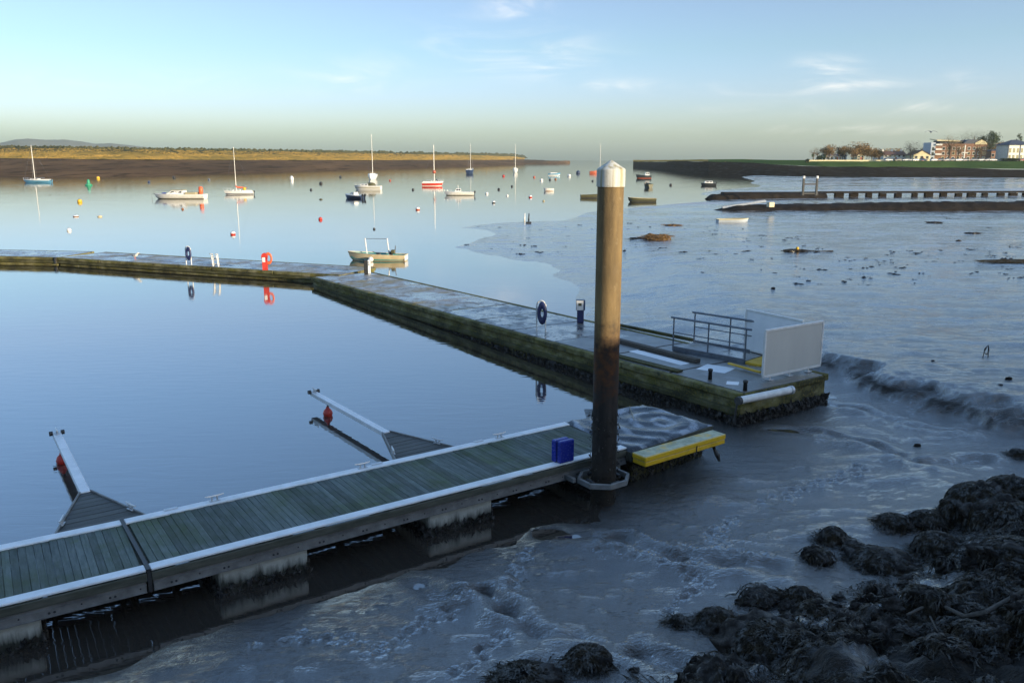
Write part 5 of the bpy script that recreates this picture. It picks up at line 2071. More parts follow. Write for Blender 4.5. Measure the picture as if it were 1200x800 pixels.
rubble('breakwater', 'long dark stone breakwater in front of the jetty on the right', 'breakwater', at(838, 246.5, .3), at(1330, 246.5, .4), 7.5, .7, 1.5, .2, M['breakwater'], 51, 160)
rubble('stone_bank', 'low dark stone bank beneath the seaward end of the jetty', 'stone bank', at(828, 233, .1), at(965, 231.5, .2), 4.0, 1.0, 1.3, 0, M['breakwater'], 57, 60)
# jetty: solid root and a deck on square piers
ja, jb = at(846, 232, .1), at(1330, 230, .2)
jd = jb - ja
jz = math.atan2(jd.y, jd.x)
t = thing('jetty', 'dark jetty on square piers across the mudflat', 'jetty', (ja.x, ja.y, 0), jz)
JL = jd.length
MB().bbox((10, 0, .45), (20, 2.2, 1.7), .1).build('wall', M['breakwater'], t)
MB().bbox((20 + (JL - 20) / 2, .0, 1.20), (JL - 20, 1.8, .34), .05).build('deck', M['breakwater'], t)
x = 21.5
pier = None
while x < JL - 1:
    if pier is None:
        o = MB().bbox((0, 0, .3), (1.5, .7, 1.5), .06).build('pier', M['breakwater'], t)
        pier = o.data
    else:
        o = link('pier', pier, None, t)
    o.location = (x, rnd.uniform(-.2, .2), rnd.uniform(-.12, 0))
    o.scale = (rnd.uniform(.75, 1.35), 1, 1)
    o.rotation_euler = (0, rnd.uniform(-.03, .03), 0)
    x += 3.25 + rnd.uniform(-.5, .6)
gp_ = at(940.5, 225, 1.7)
t = thing('jetty_gate', 'dark post frame with white tipped posts on the jetty', 'gate frame', (gp_.x, at(940, 230, 1.0).y - 1, 1.2), jz)
sc_ = gp_.y / F_PX
for s_ in (-1, 1):
    po = MB().bbox((s_ * 7.7 * sc_, 0, 1.6), (.36, .36, 3.3), .03).build('post', M['black'], t)
    MB().bbox((s_ * 7.7 * sc_, 0, 3.4), (.37, .37, .5), .03).build('tip', M['white_paint'], po)
    MB().tube([(s_ * 7.7 * sc_, 0, 1.2), (s_ * 9.6 * sc_, 0, 0)], .12, 6).build('brace', M['black'], t)
for z in (.35, 2.1):
    MB().bbox((0, 0, z), (15 * sc_, .2, .28), .02).build('crossbar', M['black'], t)

p, q = at(846, 245.5, .45), at(897, 238, 1.45)
d = q - p
t = thing('ramp', 'pale metal ramp leaning on the stone breakwater', 'ramp', p, math.atan2(d.y, d.x))
rl = math.hypot(d.x, d.y)
rotp = Matrix.Rotation(-math.atan2(d.z, rl), 4, 'Y')
MB().bbox((rl / 2, 0, d.z / 2 + .25), (d.length, 1.0, .18), .02, rotp).build('deck', M['channel'], t)
for y in (-.5, .5):
    MB().box((rl / 2, y, d.z / 2 + .33), (d.length, .08, .3), rotp).build('side_rail', M['alu'], t)
p = at(903, 239, 1.8)
tag(MB().bbox((0, 0, .35), (.85, .8, .7), .06).build('crate', M['cream'], None, False, (p.x, p.y, 1.35), (0, 0, .2)), 'cream crate at the top of the metal ramp', 'crate')


# ------------------------------------------------------------------ right shore: houses, trees, cars
def gpos(x, Y):
    """ground point on the level behind the grass bank"""
    p = at_y(x, 189, Y)
    return p


def zpx(y, Y):
    return at_y(600, y, Y).z


def ppm(Y):
    return F_PX / (Y * cp + 1)


HY = SHORE_Y * 1.10
GZ0 = zpx(188.9, SHORE_Y)


def house(label, x0, x1, ybase, yeave, yridge, Y, depth, wall, roof, wins=(4, 2), hip=False, gable_front=False, chimneys=0, door=True, rz=0.0, wmat='glass'):
    p = at_y((x0 + x1) / 2, ybase, Y)
    k = 1 / ppm(Y)
    w = (x1 - x0) * k
    he = (ybase - yeave) * k
    hr = (ybase - yridge) * k
    t = thing('house', label, 'house', (p.x, p.y + depth / 2, GZ0), rz)
    base = p.z - GZ0
    b = MB()
    b.box((0, 0, (he + base) / 2 - 1), (w, depth, he + base + 2))
    H = he + base
    RH = hr + base
    if gable_front:
        b.add([(-w / 2, -depth / 2, H), (w / 2, -depth / 2, H), (0, -depth / 2, RH - .1), (-w / 2, depth / 2, H), (w / 2, depth / 2, H), (0, depth / 2, RH - .1)], [(0, 1, 2), (4, 3, 5)])
    elif not hip:
        b.add([(-w / 2, -depth / 2, H), (-w / 2, depth / 2, H), (-w / 2, 0, RH - .1), (w / 2, -depth / 2, H), (w / 2, depth / 2, H), (w / 2, 0, RH - .1)], [(1, 0, 2), (3, 4, 5)])
    b.build('wall', M[wall], t)
    e = .35
    b = MB()
    if gable_front:
        for s_ in (-1, 1):
            b.add([(0, -depth / 2 - e, RH), (0, depth / 2 + e, RH), (s_ * (w / 2 + e), depth / 2 + e, H - .15), (s_ * (w / 2 + e), -depth / 2 - e, H - .15),
                   (0, -depth / 2 - e, RH - .22), (0, depth / 2 + e, RH - .22), (s_ * (w / 2 + e), depth / 2 + e, H - .37), (s_ * (w / 2 + e), -depth / 2 - e, H - .37)],
                  [(0, 1, 2, 3), (7, 6, 5, 4), (0, 3, 7, 4), (1, 5, 6, 2), (3, 2, 6, 7)])
    elif hip:
        r_ = max(.3, w / 2 - depth / 2)
        vs = [(-w / 2 - e, -depth / 2 - e, H), (w / 2 + e, -depth / 2 - e, H), (w / 2 + e, depth / 2 + e, H), (-w / 2 - e, depth / 2 + e, H), (-r_, 0, RH), (r_, 0, RH)]
        b.add(vs, [(0, 1, 5, 4), (1, 2, 5), (2, 3, 4, 5), (3, 0, 4), (3, 2, 1, 0)])
    else:
        for s_ in (-1, 1):
            b.add([(-w / 2 - e, 0, RH), (w / 2 + e, 0, RH), (w / 2 + e, s_ * (depth / 2 + e), H - .15), (-w / 2 - e, s_ * (depth / 2 + e), H - .15),
                   (-w / 2 - e, 0, RH - .22), (w / 2 + e, 0, RH - .22), (w / 2 + e, s_ * (depth / 2 + e), H - .37), (-w / 2 - e, s_ * (depth / 2 + e), H - .37)],
                  [(0, 1, 2, 3), (7, 6, 5, 4), (0, 3, 7, 4), (1, 5, 6, 2), (3, 2, 6, 7)])
    ro = b.build('roof', M[roof], t)
    for c in range(chimneys):
        x = -w * .42 + w * .84 * c / max(1, chimneys - 1)
        MB().box((x, 0, RH + .2), (.9, .7, 1.6)).build('chimney', M['wall_white'], ro)
    nx, ny = wins
    for i in range(nx):
        for j in range(ny):
            x = -w / 2 + w * (i + .5) / nx
            z = base + he * (j + .55) / ny
            ww_, wh = min(1.5, w / nx * .5), min(1.6, he / ny * .5)
            fr = MB().box((x, -depth / 2 - .03, z), (ww_ + .2, .10, wh + .2)).build('window', M['white_paint'], t)
            MB().box((x, -depth / 2 - .06, z), (ww_, .10, wh)).build('pane', M[wmat], fr)
    if door:
        MB().box((w * .07, -depth / 2 - .05, base + 1.1), (1.0, .12, 2.2)).build('door', M['rust_red'], t)
    return t


house('long white two storey house with red brown roof and chimneys', 1035, 1061, 188.8, 181.5, 177.5, HY * 1.02, 9, 'wall_white', 'tile', (5, 2), chimneys=3)
house('cream gabled bungalow left of the apartment block', 1070, 1089.5, 188.6, 181.5, 176.3, HY, 10, 'wall_cream', 'tile', (3, 1), gable_front=True)
house('small white house behind the bare trees', 967, 992, 188.5, 182.5, 180.5, HY * 1.05, 8, 'wall_white', 'slate', (5, 1))
house('narrow cream gabled house among the bare trees', 1004, 1012.5, 188.5, 182.5, 178.8, HY * 1.03, 9, 'wall_cream', 'tile', (2, 2), gable_front=True)
house('low white cottage beside the long white house', 1028, 1034, 188.6, 183, 180, HY * 1.03, 7, 'wall_white', 'slate', (2, 1))
house('brown brick annex between the apartment block and the pavilion', 1160, 1176.5, 188.4, 177, 175.5, HY * 1.02, 9, 'brick', 'slate', (3, 1), hip=True)

# apartment block
Y = HY
k = 1 / ppm(Y)
p = at_y(1129, 188.7, Y)
t = thing('apartment_block', 'four storey brick apartment block with grey stair tower', 'apartment block', (p.x, p.y + 6, GZ0), R(-4))
x0, x1 = (1096 - 1129) * k, (1155 - 1129) * k
b = MB()
b.box(((x0 + x1) / 2, 0, 4.4), (x1 - x0, 12, 10.6))
b.build('wall', M['brick'], t)
TX = (1093.5 - 1129) * k
tw_ = MB().box((TX, -1.0, 4.2), (5 * k, 11, 12.5)).build('stair_tower', M['tower_grey'], t)
for z in (1.2, 4.0, 6.8):
    MB().box((TX + .2 * k, -6.53, z), (2.4 * k, .1, 1.9)).build('pane', M['glass'], tw_)
for z in (3.8, 6.6, 9.2):
    MB().box(((1099.5 - 1129) * k, -6.6, z), (7 * k, 1.4, .9)).build('balcony', M['wall_white'], t)
# set-back top storey, curved roof and pale end gable
b = MB()
b.box(((1127 - 1129) * k, 1.0, 10.5), (48 * k, 9, 2.2))
b.build('top_storey', M['slate'], t)
MB().add([((1098 - 1129) * k, -5.5, 11.3), ((1124 - 1129) * k, -5.5, 10.9), ((1124 - 1129) * k, 5, 11.8), ((1098 - 1129) * k, 5, 12.3),
          ((1098 - 1129) * k, -5.5, 11.9), ((1124 - 1129) * k, -5.5, 11.5), ((1124 - 1129) * k, 5, 12.3), ((1098 - 1129) * k, 5, 12.8)],
         [(3, 2, 1, 0), (4, 5, 6, 7), (0, 1, 5, 4), (1, 2, 6, 5), (2, 3, 7, 6), (3, 0, 4, 7)]).build('roof', M['wall_cream'], t)
pts = []
for a in np.linspace(0, PI, 9):
    pts.append(((1138 - 1129) * k + math.cos(a) * 9.5 * k * 1.0, 9.5 + math.sin(a) * 2.6))
b = MB()
vs = [(x, -5.8, z) for x, z in pts] + [(x, 5, z) for x, z in pts]
fs = [(i + 1, i, 9 + i, 10 + i) for i in range(8)] + [tuple(range(9)), tuple(range(17, 8, -1))]
b.add(vs, fs).build('arched_roof', M['slate'], t)
b = MB()
b.add([((1141 - 1129) * k, -6.15, 9.3), ((1154 - 1129) * k, -6.15, 9.3), ((1154 - 1129) * k, -6.15, 10.3), ((1147.5 - 1129) * k, -6.15, 12.0), ((1141 - 1129) * k, -6.15, 10.3)], [(0, 1, 2, 3, 4)])
b.build('gable_panel', M['wall_cream'], t)
for i in range(9):
    x = (1106 - 1129) * k + i * (46 * k) / 8
    for j in range(3):
        z = 1.5 + 2.75 * j
        fr = MB().box((x, -6.04, z), (1.7, .12, 1.8)).build('window', M['wall_white' if (i + j) % 3 else 'wall_cream'], t)
        MB().box((x, -6.08, z), (1.35, .12, 1.45)).build('pane', M['glass'], fr)
for i in range(6):
    x = (1106 - 1129) * k + i * 3.6 * k * 2
    MB().box((x, -3.53, 10.6), (1.4, .1, 1.3)).build('pane', M['glass'], t)
b = MB()
b.box(((1130 - 1129) * k, -6.16, 4.4), (.6, .18, 9.2))
b.box(((1130 - 1129) * k, -6.165, 4.6), (8 * k, .2, .5))
b.build('white_bay', M['wall_white'], t)

# pavilion with hipped blue slate roof
Y = HY * .98
k = 1 / ppm(Y)
p = at_y(1193, 188.4, Y)
t = thing('pavilion', 'glazed pavilion with dark blue hipped roof at the right edge', 'pavilion', (p.x, p.y + 5.5, GZ0), R(8))
hh = zpx(170, Y) - GZ0
MB().box((0, 0, hh / 2 - 1), (30 * k, 10, hh + 2)).build('wall', M['wall_white'], t)
e, wv_ = .8, 15 * k
MB().add([(-wv_ - e, -5 - e, hh), (wv_ + e, -5 - e, hh), (wv_ + e, 5 + e, hh), (-wv_ - e, 5 + e, hh), (-2, 0, hh + 2.9), (2, 0, hh + 2.9)],
         [(0, 1, 5, 4), (1, 2, 5), (2, 3, 4, 5), (3, 0, 4), (3, 2, 1, 0)]).build('roof', M['slate'], t)
for i in range(6):
    x = -wv_ + 30 * k * (i + .5) / 6
    for j in range(2):
        fr = MB().box((x, -5.03, hh * (.24 + .42 * j)), (1.6, .12, hh * .32)).build('window', M['tower_grey'], t)
        MB().box((x, -5.07, hh * (.24 + .42 * j)), (1.3, .12, hh * .27)).build('pane', M['glass'], fr)
for i in (0, 3, 6):
    MB().box((-wv_ + 30 * k * i / 6, -5.08, hh / 2), (.5, .3, hh)).build('pillar', M['slate'], t)


def tree(label, x, ytop, ybase, wpx, Y, kind='twigs', trunk=.25, seed=1, n=1500, group='trees along the right shore', cat='tree', sparse=False):
    rg = np.random.default_rng(seed)
    k = 1 / ppm(Y)
    p = at_y(x, ybase, Y)
    h = (ybase - ytop) * k
    w = wpx * k / 2
    t = thing('tree' if cat == 'tree' else 'bush', label, cat, (p.x, p.y, p.z - .4), 0, group)
    b = MB()
    tr = max(.12, h * .028)
    th = h * trunk + .4
    lean = rg.uniform(-.08, .08)
    b.tube([(0, 0, 0), (lean * th, 0, th * .6), (lean * th * 1.5, 0, th), (lean * h, 0, th + (h - th) * .55)], [tr * 1.3, tr, tr * .85, tr * .3], 7)
    tips = []
    for i in range(9):
        a = i * 2.4 + rg.uniform(-.4, .4)
        z0 = th * .8 + (h - th) * rg.uniform(0, .35)
        r_ = w * rg.uniform(.5, .85)
        q = Vector((math.cos(a) * r_, math.sin(a) * r_, min(h * .93, z0 + (h - th) * rg.uniform(.25, .6))))
        m_ = Vector((q.x * .45, q.y * .45, z0 + (q.z - z0) * .6))
        b.tube([(lean * z0, 0, z0), m_, q], [tr * .55, tr * .35, tr * .12], 5)
        tips += [q, m_]
    b.build('trunk', M['bark'], t)
    # crown: twig and leaf flakes in clumps
    ncl = 26
    cl = []
    while len(cl) < ncl:
        v = rg.uniform(-1, 1, 3)
        d = np.linalg.norm(v)
        if .35 < d < 1:
            cl.append(np.array([v[0] * w, v[1] * w, th * .75 + (h - th * .75) * (.5 + .5 * v[2] * (1 - .15 * abs(v[0])))]))
    cl += [np.array(q) for q in tips]
    cl = np.array(cl)
    pick = rg.integers(0, len(cl), n)
    rad = w * (.22 if not sparse else .3)
    P = cl[pick] + rg.normal(0, 1, (n, 3)) * rad * rg.uniform(.5, 1.1, len(cl))[pick][:, None] * np.array([1, 1, .8])
    P[:, 2] = np.clip(P[:, 2], th * .5, h * 1.02)
    s = k * (.75 if not sparse else .5) * rg.uniform(.5, 1.3, n)
    A = rg.normal(size=(n, 3))
    A /= np.linalg.norm(A, axis=1)[:, None]
    Bv = np.cross(A, rg.normal(size=(n, 3)))
    Bv /= np.linalg.norm(Bv, axis=1)[:, None]
    wd = .45 if not sparse else .24
    V = np.stack([P - A * s[:, None], P + Bv * (s * wd)[:, None], P + A * s[:, None], P - Bv * (s * wd)[:, None]], 1).reshape(-1, 3)
    Fc = np.arange(n * 4).reshape(n, 4)
    raw_mesh('crown', V, Fc, M[kind], t)
    return t


TY = HY * .97
tree('thin bare tree at the left end of the row', 953, 172, 188.6, 12, TY, 'twigs', .35, 1, 420, sparse=True)
tree('bare grey tree second from the left of the row', 958, 173, 188.6, 14, TY * 1.01, 'twigs', .4, 2, 500, sparse=True)
tree('round dark bush under the two thin bare trees', 960, 181, 188.6, 7, TY * .98, 'hedge', .12, 3, 900, cat='bush')
tree('slim dark cypress beside the round dark bush', 965.5, 180.5, 189, 3.5, TY * .98, 'hedge', .1, 4, 500)
tree('brown crowned tree right of the slim cypress', 971, 169, 188.6, 19, TY, 'twigs', .3, 5, 2000)
tree('dark leaved tree on the left of the large brown crowns', 987, 170.5, 188.6, 15, TY * 1.02, 'twigs_dark', .35, 6, 1700)
tree('largest brown crowned tree of the row', 999.5, 166.8, 188.6, 30, TY, 'twigs', .3, 7, 3600)
tree('brown crowned tree in front of the cream gabled house', 1011, 168.5, 188.6, 19, TY * 1.01, 'twigs', .35, 8, 2000)
tree('broad low brown tree right of the cream gabled house', 1021, 173.5, 188.6, 18, TY, 'twigs', .3, 9, 1900)
tree('dark brown tree beside the low white cottage', 1029, 174.5, 188.6, 12, TY, 'twigs_dark', .3, 10, 1300)
tree('brown hedge tree behind the roof of the long white house', 1046, 174, 185, 24, HY * 1.1, 'twigs', .2, 11, 1500)
tree('dark open crowned tree between the white house and the bungalow', 1067, 165.5, 188.6, 20, TY * 1.02, 'twigs_dark', .4, 12, 2200, sparse=True)
tree('dark tree low behind the bungalow roof', 1085, 171, 187, 13, HY * 1.1, 'twigs_dark', .3, 13, 900)
tree('tall bare golden tree in front of the apartment block tower', 1111, 157, 188.6, 22, TY * .99, 'twigs', .3, 14, 2200, sparse=True)
tree('bare tree behind the middle of the apartment roof', 1138, 152, 187, 28, HY * 1.14, 'twigs_dark', .5, 15, 2600, sparse=True)
tree('bare reddish tree in front of the apartment block centre', 1122, 165, 188.6, 15, TY * .985, 'twigs', .3, 16, 1400, sparse=True)
tree('bare brown tree in front of the right of the apartment block', 1147, 163, 188.6, 16, TY * .985, 'twigs', .3, 17, 1600, sparse=True)
tree('big dark green tree right of the apartment block', 1158, 154.5, 188.4, 27, HY * 1.08, 'leaf_green', .25, 18, 4500)
tree('brown tree below the big dark green tree', 1169, 167, 188.4, 17, HY * 1.06, 'twigs', .25, 19, 2200)
tree('dark conifer behind the pavilion roof', 1191, 156.5, 186, 9, HY * 1.12, 'leaf_green', .3, 20, 800)
tree('dark clipped hedge in front of the pavilion', 1184, 185.2, 189, 20, HY * .94, 'hedge', .1, 22, 1600, cat='bush')
tree('low hedge on the bank left of the grass', 946, 185.5, 190, 5, HY * .93, 'hedge', .1, 23, 400, cat='bush')

p = at_y(951.6, 189, TY * .97)
t = thing('signpost', 'dark signpost at the left end of the tree row', 'signpost', (p.x, p.y, p.z), 0)
MB().tube([(0, 0, 0), (0, 0, 3.4)], .12, 6).build('post', M['rail_grey'], t)
MB().bbox((0, -.1, 3.0), (.9, .1, 1.5), .02).build('sign', M['hedge'], t)

# low sunlit sea wall
p, q = at_y(945, 188.9, HY * .94), at_y(1042, 188.9, HY * .94)
t = tag(MB().bbox(((p.x + q.x) / 2, p.y, p.z + .15), (q.x - p.x, .5, 1.0), .05).build('garden_wall', M['wall_cream']), 'low cream wall in front of the row of bare trees', 'wall')


# parked cars
def car_proto(mt):
    t = thing('parked_car', 'car', 'car', (0, 0, 0), 0, 'cars parked along the shore road')
    prof = [(-2.1, .35), (-2.12, .75), (-2.0, .92), (-1.2, .98), (1.0, .95), (1.9, .82), (2.1, .65), (2.1, .35)]
    b = MB()
    vs = [(x, -.85, z) for x, z in prof] + [(x, .85, z) for x, z in prof]
    n = len(prof)
    b.add(vs, [tuple(range(n)), tuple(range(2 * n - 1, n - 1, -1))] + [((i + 1) % n, i, n + i, n + (i + 1) % n) for i in range(n)])
    b.build('body', M[mt], t)
    prof = [(-1.75, .97), (-1.35, 1.42), (.25, 1.45), (1.0, .95)]
    b = MB()
    vs = [(x, -.78 + .1 * (z > 1.2), z) for x, z in prof] + [(x, .78 - .1 * (z > 1.2), z) for x, z in prof]
    b.add(vs, [(0, 1, 2, 3), (7, 6, 5, 4)] + [((i + 1) % 4, i, 4 + i, 4 + (i + 1) % 4) for i in range(4)])
    b.build('cabin', M['glass'], t)
    MB().bbox((-.55, 0, 1.46), (1.55, 1.34, .06), .02).build('roof', M[mt], t)
    for x in (-1.3, 1.3):
        for y in (-.84, .84):
            MB().tube([(x, y - .1, .32), (x, y + .1, .32)], .32, 12).build('wheel', M['black'], t)
    return t


protos = {}
CARS = [(1041, 'car_white', 'white car parked at the left end of the row of cars'), (1052, 'car_dark', 'dark car parked before the long white house'), (1061.5, 'car_white', 'white car parked before the dark open crowned tree'),
        (1068, 'car_silver', 'silver car parked at the left corner of the bungalow'), (1073, 'car_white', 'white car parked before the bungalow'), (1081.5, 'car_blue', 'blue car parked before the bungalow'), (1094.5, 'car_white', 'white car parked below the grey stair tower'),
        (1101, 'car_silver', 'silver car parked right of the grey stair tower'), (1109, 'car_blue', 'blue car parked before the tall golden tree'), (1116, 'car_silver', 'silver car parked before the left part of the apartment block'), (1123, 'car_white', 'white car parked before the white bay of the apartments'),
        (1131, 'car_white', 'white car parked right of the white bay of the apartments'), (1141, 'car_silver', 'silver car parked before the right part of the apartment block'), (1149, 'car_white', 'white car parked at the right corner of the apartment block'),
        (1157, 'car_blue', 'blue car parked before the brick annex'), (1163, 'car_white', 'white car parked before the brick annex'), (1199, 'car_red', 'red car parked before the pavilion at the right edge')]
for x, mt, lb in CARS:
    if mt not in protos:
        o = car_proto(mt)
        protos[mt] = o
    else:
        o = copy_tree(protos[mt])
    p = at_y(x, 189.2, HY * .93)
    o.location = (p.x, p.y, GZ0 + .02)
    o.rotation_euler = (0, 0, rnd.choice((0, PI)) + rnd.uniform(-.25, .25))
    o['label'] = lb


# ------------------------------------------------------------------ boulders, wrack and driftwood
def boulder_mesh(seed, sub=4, jag=.30):
    bm = bmesh.new()
    bmesh.ops.create_icosphere(bm, subdivisions=sub, radius=1)
    v = np.array([p.co for p in bm.verts])
    d = 1 + jag * 1.35 * fbm(v[:, 0] * 1.3 + seed * 7, v[:, 1] * 1.3 + v[:, 2] * 1.7, 4, seed) + jag * .8 * np.abs(fbm(v[:, 2] * 2.1 + seed, v[:, 0] * 1.9 - v[:, 1] * 1.3, 4, seed + 9)) \
        - .55 * np.abs(fbm(v[:, 0] * 3.1 + seed * 3, v[:, 1] * 3.1 - v[:, 2] * 2.3, 3, seed + 40)) + .20 * fbm(v[:, 0] * 5 + v[:, 2] * 4, v[:, 1] * 6 + seed, 3, seed + 20)
    for p, k in zip(bm.verts, d):
        p.co *= k
    me = bpy.data.meshes.new('boulder')
    bm.to_mesh(me)
    bm.free()
    me.polygons.foreach_set('use_smooth', [True] * len(me.polygons))
    me.materials.append(M['rock'])
    return me


BMESH = [boulder_mesh(s) for s in range(9)]
# photo pixel of the boulder's foot centre, half width and height in metres, label
ROCKS = [
    (840, 731, .50, .36, 'single rounded boulder standing alone in the mud nearest the camera'),
    (796, 729, .20, .16, 'small stone left of the single rounded boulder'),
    (893, 703, .62, .36, 'long mud-smeared boulder behind the single rounded one'),
    (976, 633, .40, .42, 'round dark boulder highest at the mud side of the heap'),
    (957, 655, .50, .34, 'mud-topped boulder left below the round dark one'),
    (1032, 662, .85, .38, 'broad flat boulder in the muddy middle of the heap'),
    (1004, 648, .45, .26, 'low boulder between the round dark one and the broad flat one'),
    (1088, 611, .55, .30, 'low muddy boulder left of the big corner mound'),
    (1048, 612, .50, .22, 'flat dark boulder at the mud edge left of the corner mound'),
    (1150, 590, 1.0, .62, 'large dark mound of stone at the right edge of the shore'),
    (1124, 597, .55, .40, 'dark boulder leaning on the left side of the large mound'),
    (1184, 582, .85, .66, 'dark boulder cut by the right edge behind the large mound'),
    (1100, 640, .65, .36, 'dark boulder below the low muddy boulder'),
    (1178, 610, 1.0, .62, 'dark boulder right below the large mound'),
    (1195, 533, .34, .20, 'small stone cut by the right edge above the large mound'),
    (690, 772, .50, .22, 'low weedy stone sunk in the mud at the bottom middle'),
    (616, 800, .70, .30, 'weed covered stone cut by the bottom edge of the photo'),
    (938, 702, .40, .30, 'small upright boulder at the left edge of the dark heap'),
    (958, 722, .48, .34, 'dark boulder just below the small upright one'),
    (905, 762, 1.0, .60, 'wide weed covered boulder at the lower left of the heap'),
    (842, 800, .80, .50, 'weed covered boulder cut by the bottom edge left of the heap'),
    (1192, 655, .9, .5, 'boulder cut by the right edge below the mound'),
]
rock_list = []
for i, (x, y, hw, hh_, lb) in enumerate(ROCKS):
    p = at(x, y, .2)
    for _ in range(4):
        z = float(terrain(np.array([p.x]), np.array([p.y]))[0])
        p = at(x, y, z)
    rock_list.append((p, hw * .78, hh_ * .72, lb, 'boulders along the muddy shore'))
for i in range(34):
    for _ in range(50):
        x, y = rnd.uniform(820, 1230), rnd.uniform(640, 830)
        p = at(x, y, .6)
        if heap_sd(np.array([p.x]), np.array([p.y]))[0] > .45:
            break
    z = float(terrain(np.array([p.x]), np.array([p.y]))[0])
    rock_list.append((Vector((p.x, p.y, z)), rnd.uniform(.16, .38), rnd.uniform(.12, .24), 'dark boulder half buried in the black seaweed of the heap', 'boulders buried in the seaweed heap'))
for i, (p, hw, hh_, lb, gp__) in enumerate(rock_list):
    o = link('boulder', BMESH[i % 9], None)
    o.location = (p.x, p.y, p.z - hh_ * .12)
    o.rotation_euler = (rnd.uniform(-.2, .2), rnd.uniform(-.2, .2), rnd.uniform(0, 6.28))
    o.scale = (hw, hw * rnd.uniform(.65, .9), hh_)
    tag(o, lb, 'boulder', gp__)
for i in range(70):
    for _ in range(60):
        x, y = rnd.uniform(700, 1225), rnd.uniform(600, 820)
        p = at(x, y, .4)
        q = heap_sd(np.array([p.x]), np.array([p.y]))[0]
        if -.5 < q < 3.0:
            break
    z = float(terrain(np.array([p.x]), np.array([p.y]))[0])
    r = rnd.uniform(.07, .20)
    o = link('stone', BMESH[i % 9], None)
    o.location = (p.x, p.y, z + r * .1)
    o.rotation_euler = (rnd.uniform(-.6, .6), rnd.uniform(-.6, .6), rnd.uniform(0, 6.28))
    o.scale = (r, r * rnd.uniform(.55, .9), r * rnd.uniform(.4, .8))
    tag(o, 'small dark stone in the mud along the edge of the seaweed heap', 'stone', 'small stones at the edge of the heap')
RC = np.array([(p.x, p.y, p.z - h * .12, hw * .92, h * 1.02) for p, hw, h, _, _ in rock_list])


def surf(x, y):
    z = terrain(x, y)
    for cx_, cy_, cz_, w_, h_ in RC:
        q = ((x - cx_) ** 2 + (y - cy_) ** 2) / w_ ** 2
        z = np.maximum(z, np.where(q < 1, cz_ + h_ * np.sqrt(np.clip(1 - q, 0, 1)), -9))
    return z


def strands(name, X, Y, seed, length=(.12, .34), width=(.008, .020), segs=4, mt=None, kind='stuff'):
    """wet weed: thin ribbons draped downhill over ground and boulders"""
    rg = np.random.default_rng(seed)
    n = len(X)
    Ln = rg.uniform(*length, n)
    Wd = rg.uniform(*width, n)
    e = .12
    g0 = (surf(X + e, Y) - surf(X - e, Y)) / (2 * e)
    g1 = (surf(X, Y + e) - surf(X, Y - e)) / (2 * e)
    a = np.arctan2(-g1, -g0) + rg.normal(0, .75, n)
    curl = rg.normal(0, 1.2, n)
    px_, py_ = X.copy(), Y.copy()
    rows = []
    for k in range(segs + 1):
        t = k / segs
        z = surf(px_, py_) + .018 + .028 * np.sin(t * PI) * rg.uniform(.0, 1.0, n)
        ang = a + curl * t
        nx, ny = -np.sin(ang), np.cos(ang)
        w = Wd * (1 - .75 * t)
        tilt = rg.normal(0, .25, n) * w
        rows.append(np.stack([np.stack([px_ + nx * w, py_ + ny * w, z + tilt], 1), np.stack([px_ - nx * w, py_ - ny * w, z - tilt], 1)], 1))
        px_ = px_ + np.cos(ang) * Ln / segs
        py_ = py_ + np.sin(ang) * Ln / segs
    V = np.stack(rows, 1)                       # n, segs+1, 2, 3
    idx = np.arange(n * (segs + 1) * 2).reshape(n, segs + 1, 2)
    q = np.stack([idx[:, :-1, 0], idx[:, :-1, 1], idx[:, 1:, 1], idx[:, 1:, 0]], -1).reshape(-1, 4)
    o = raw_mesh(name, V.reshape(-1, 3), q, mt or M['weed'])
    return tag(o, kind=kind)


rg = np.random.default_rng(5)
N = 160000
cxs, cys = rg.uniform(1, 16, N), rg.uniform(7.0, 24, N)
hs = heap_sd(cxs, cys) + .8 * fbm(cxs * .6, cys * .6, 4, 66)
dens = np.clip(hs / 2.0, 0, 1) * (hs < 7.5) * (fbm(cxs * .9, cys * .9, 3, 71) > -.30)
proj_ok = (np.abs(cxs / cys) < 1.1) & (cys > 7.2)
keep = (rg.random(N) < dens) & proj_ok
X1, Y1 = cxs[keep][:48000], cys[keep][:48000]
X2, Y2 = [], []
for i, (p, hw, h, lb, _) in enumerate(rock_list[:20]):
    m_ = int(1100 * hw) if i not in (2, 4, 6) else int(160 * hw)
    a_ = rg.uniform(0, 6.28, m_)
    r_ = hw * np.sqrt(rg.random(m_)) * .95
    X2.append(p.x + np.cos(a_) * r_)
    Y2.append(p.y + np.sin(a_) * r_ * .8)
strands('seaweed', np.concatenate([X1] + X2), np.concatenate([Y1] + Y2), 9)


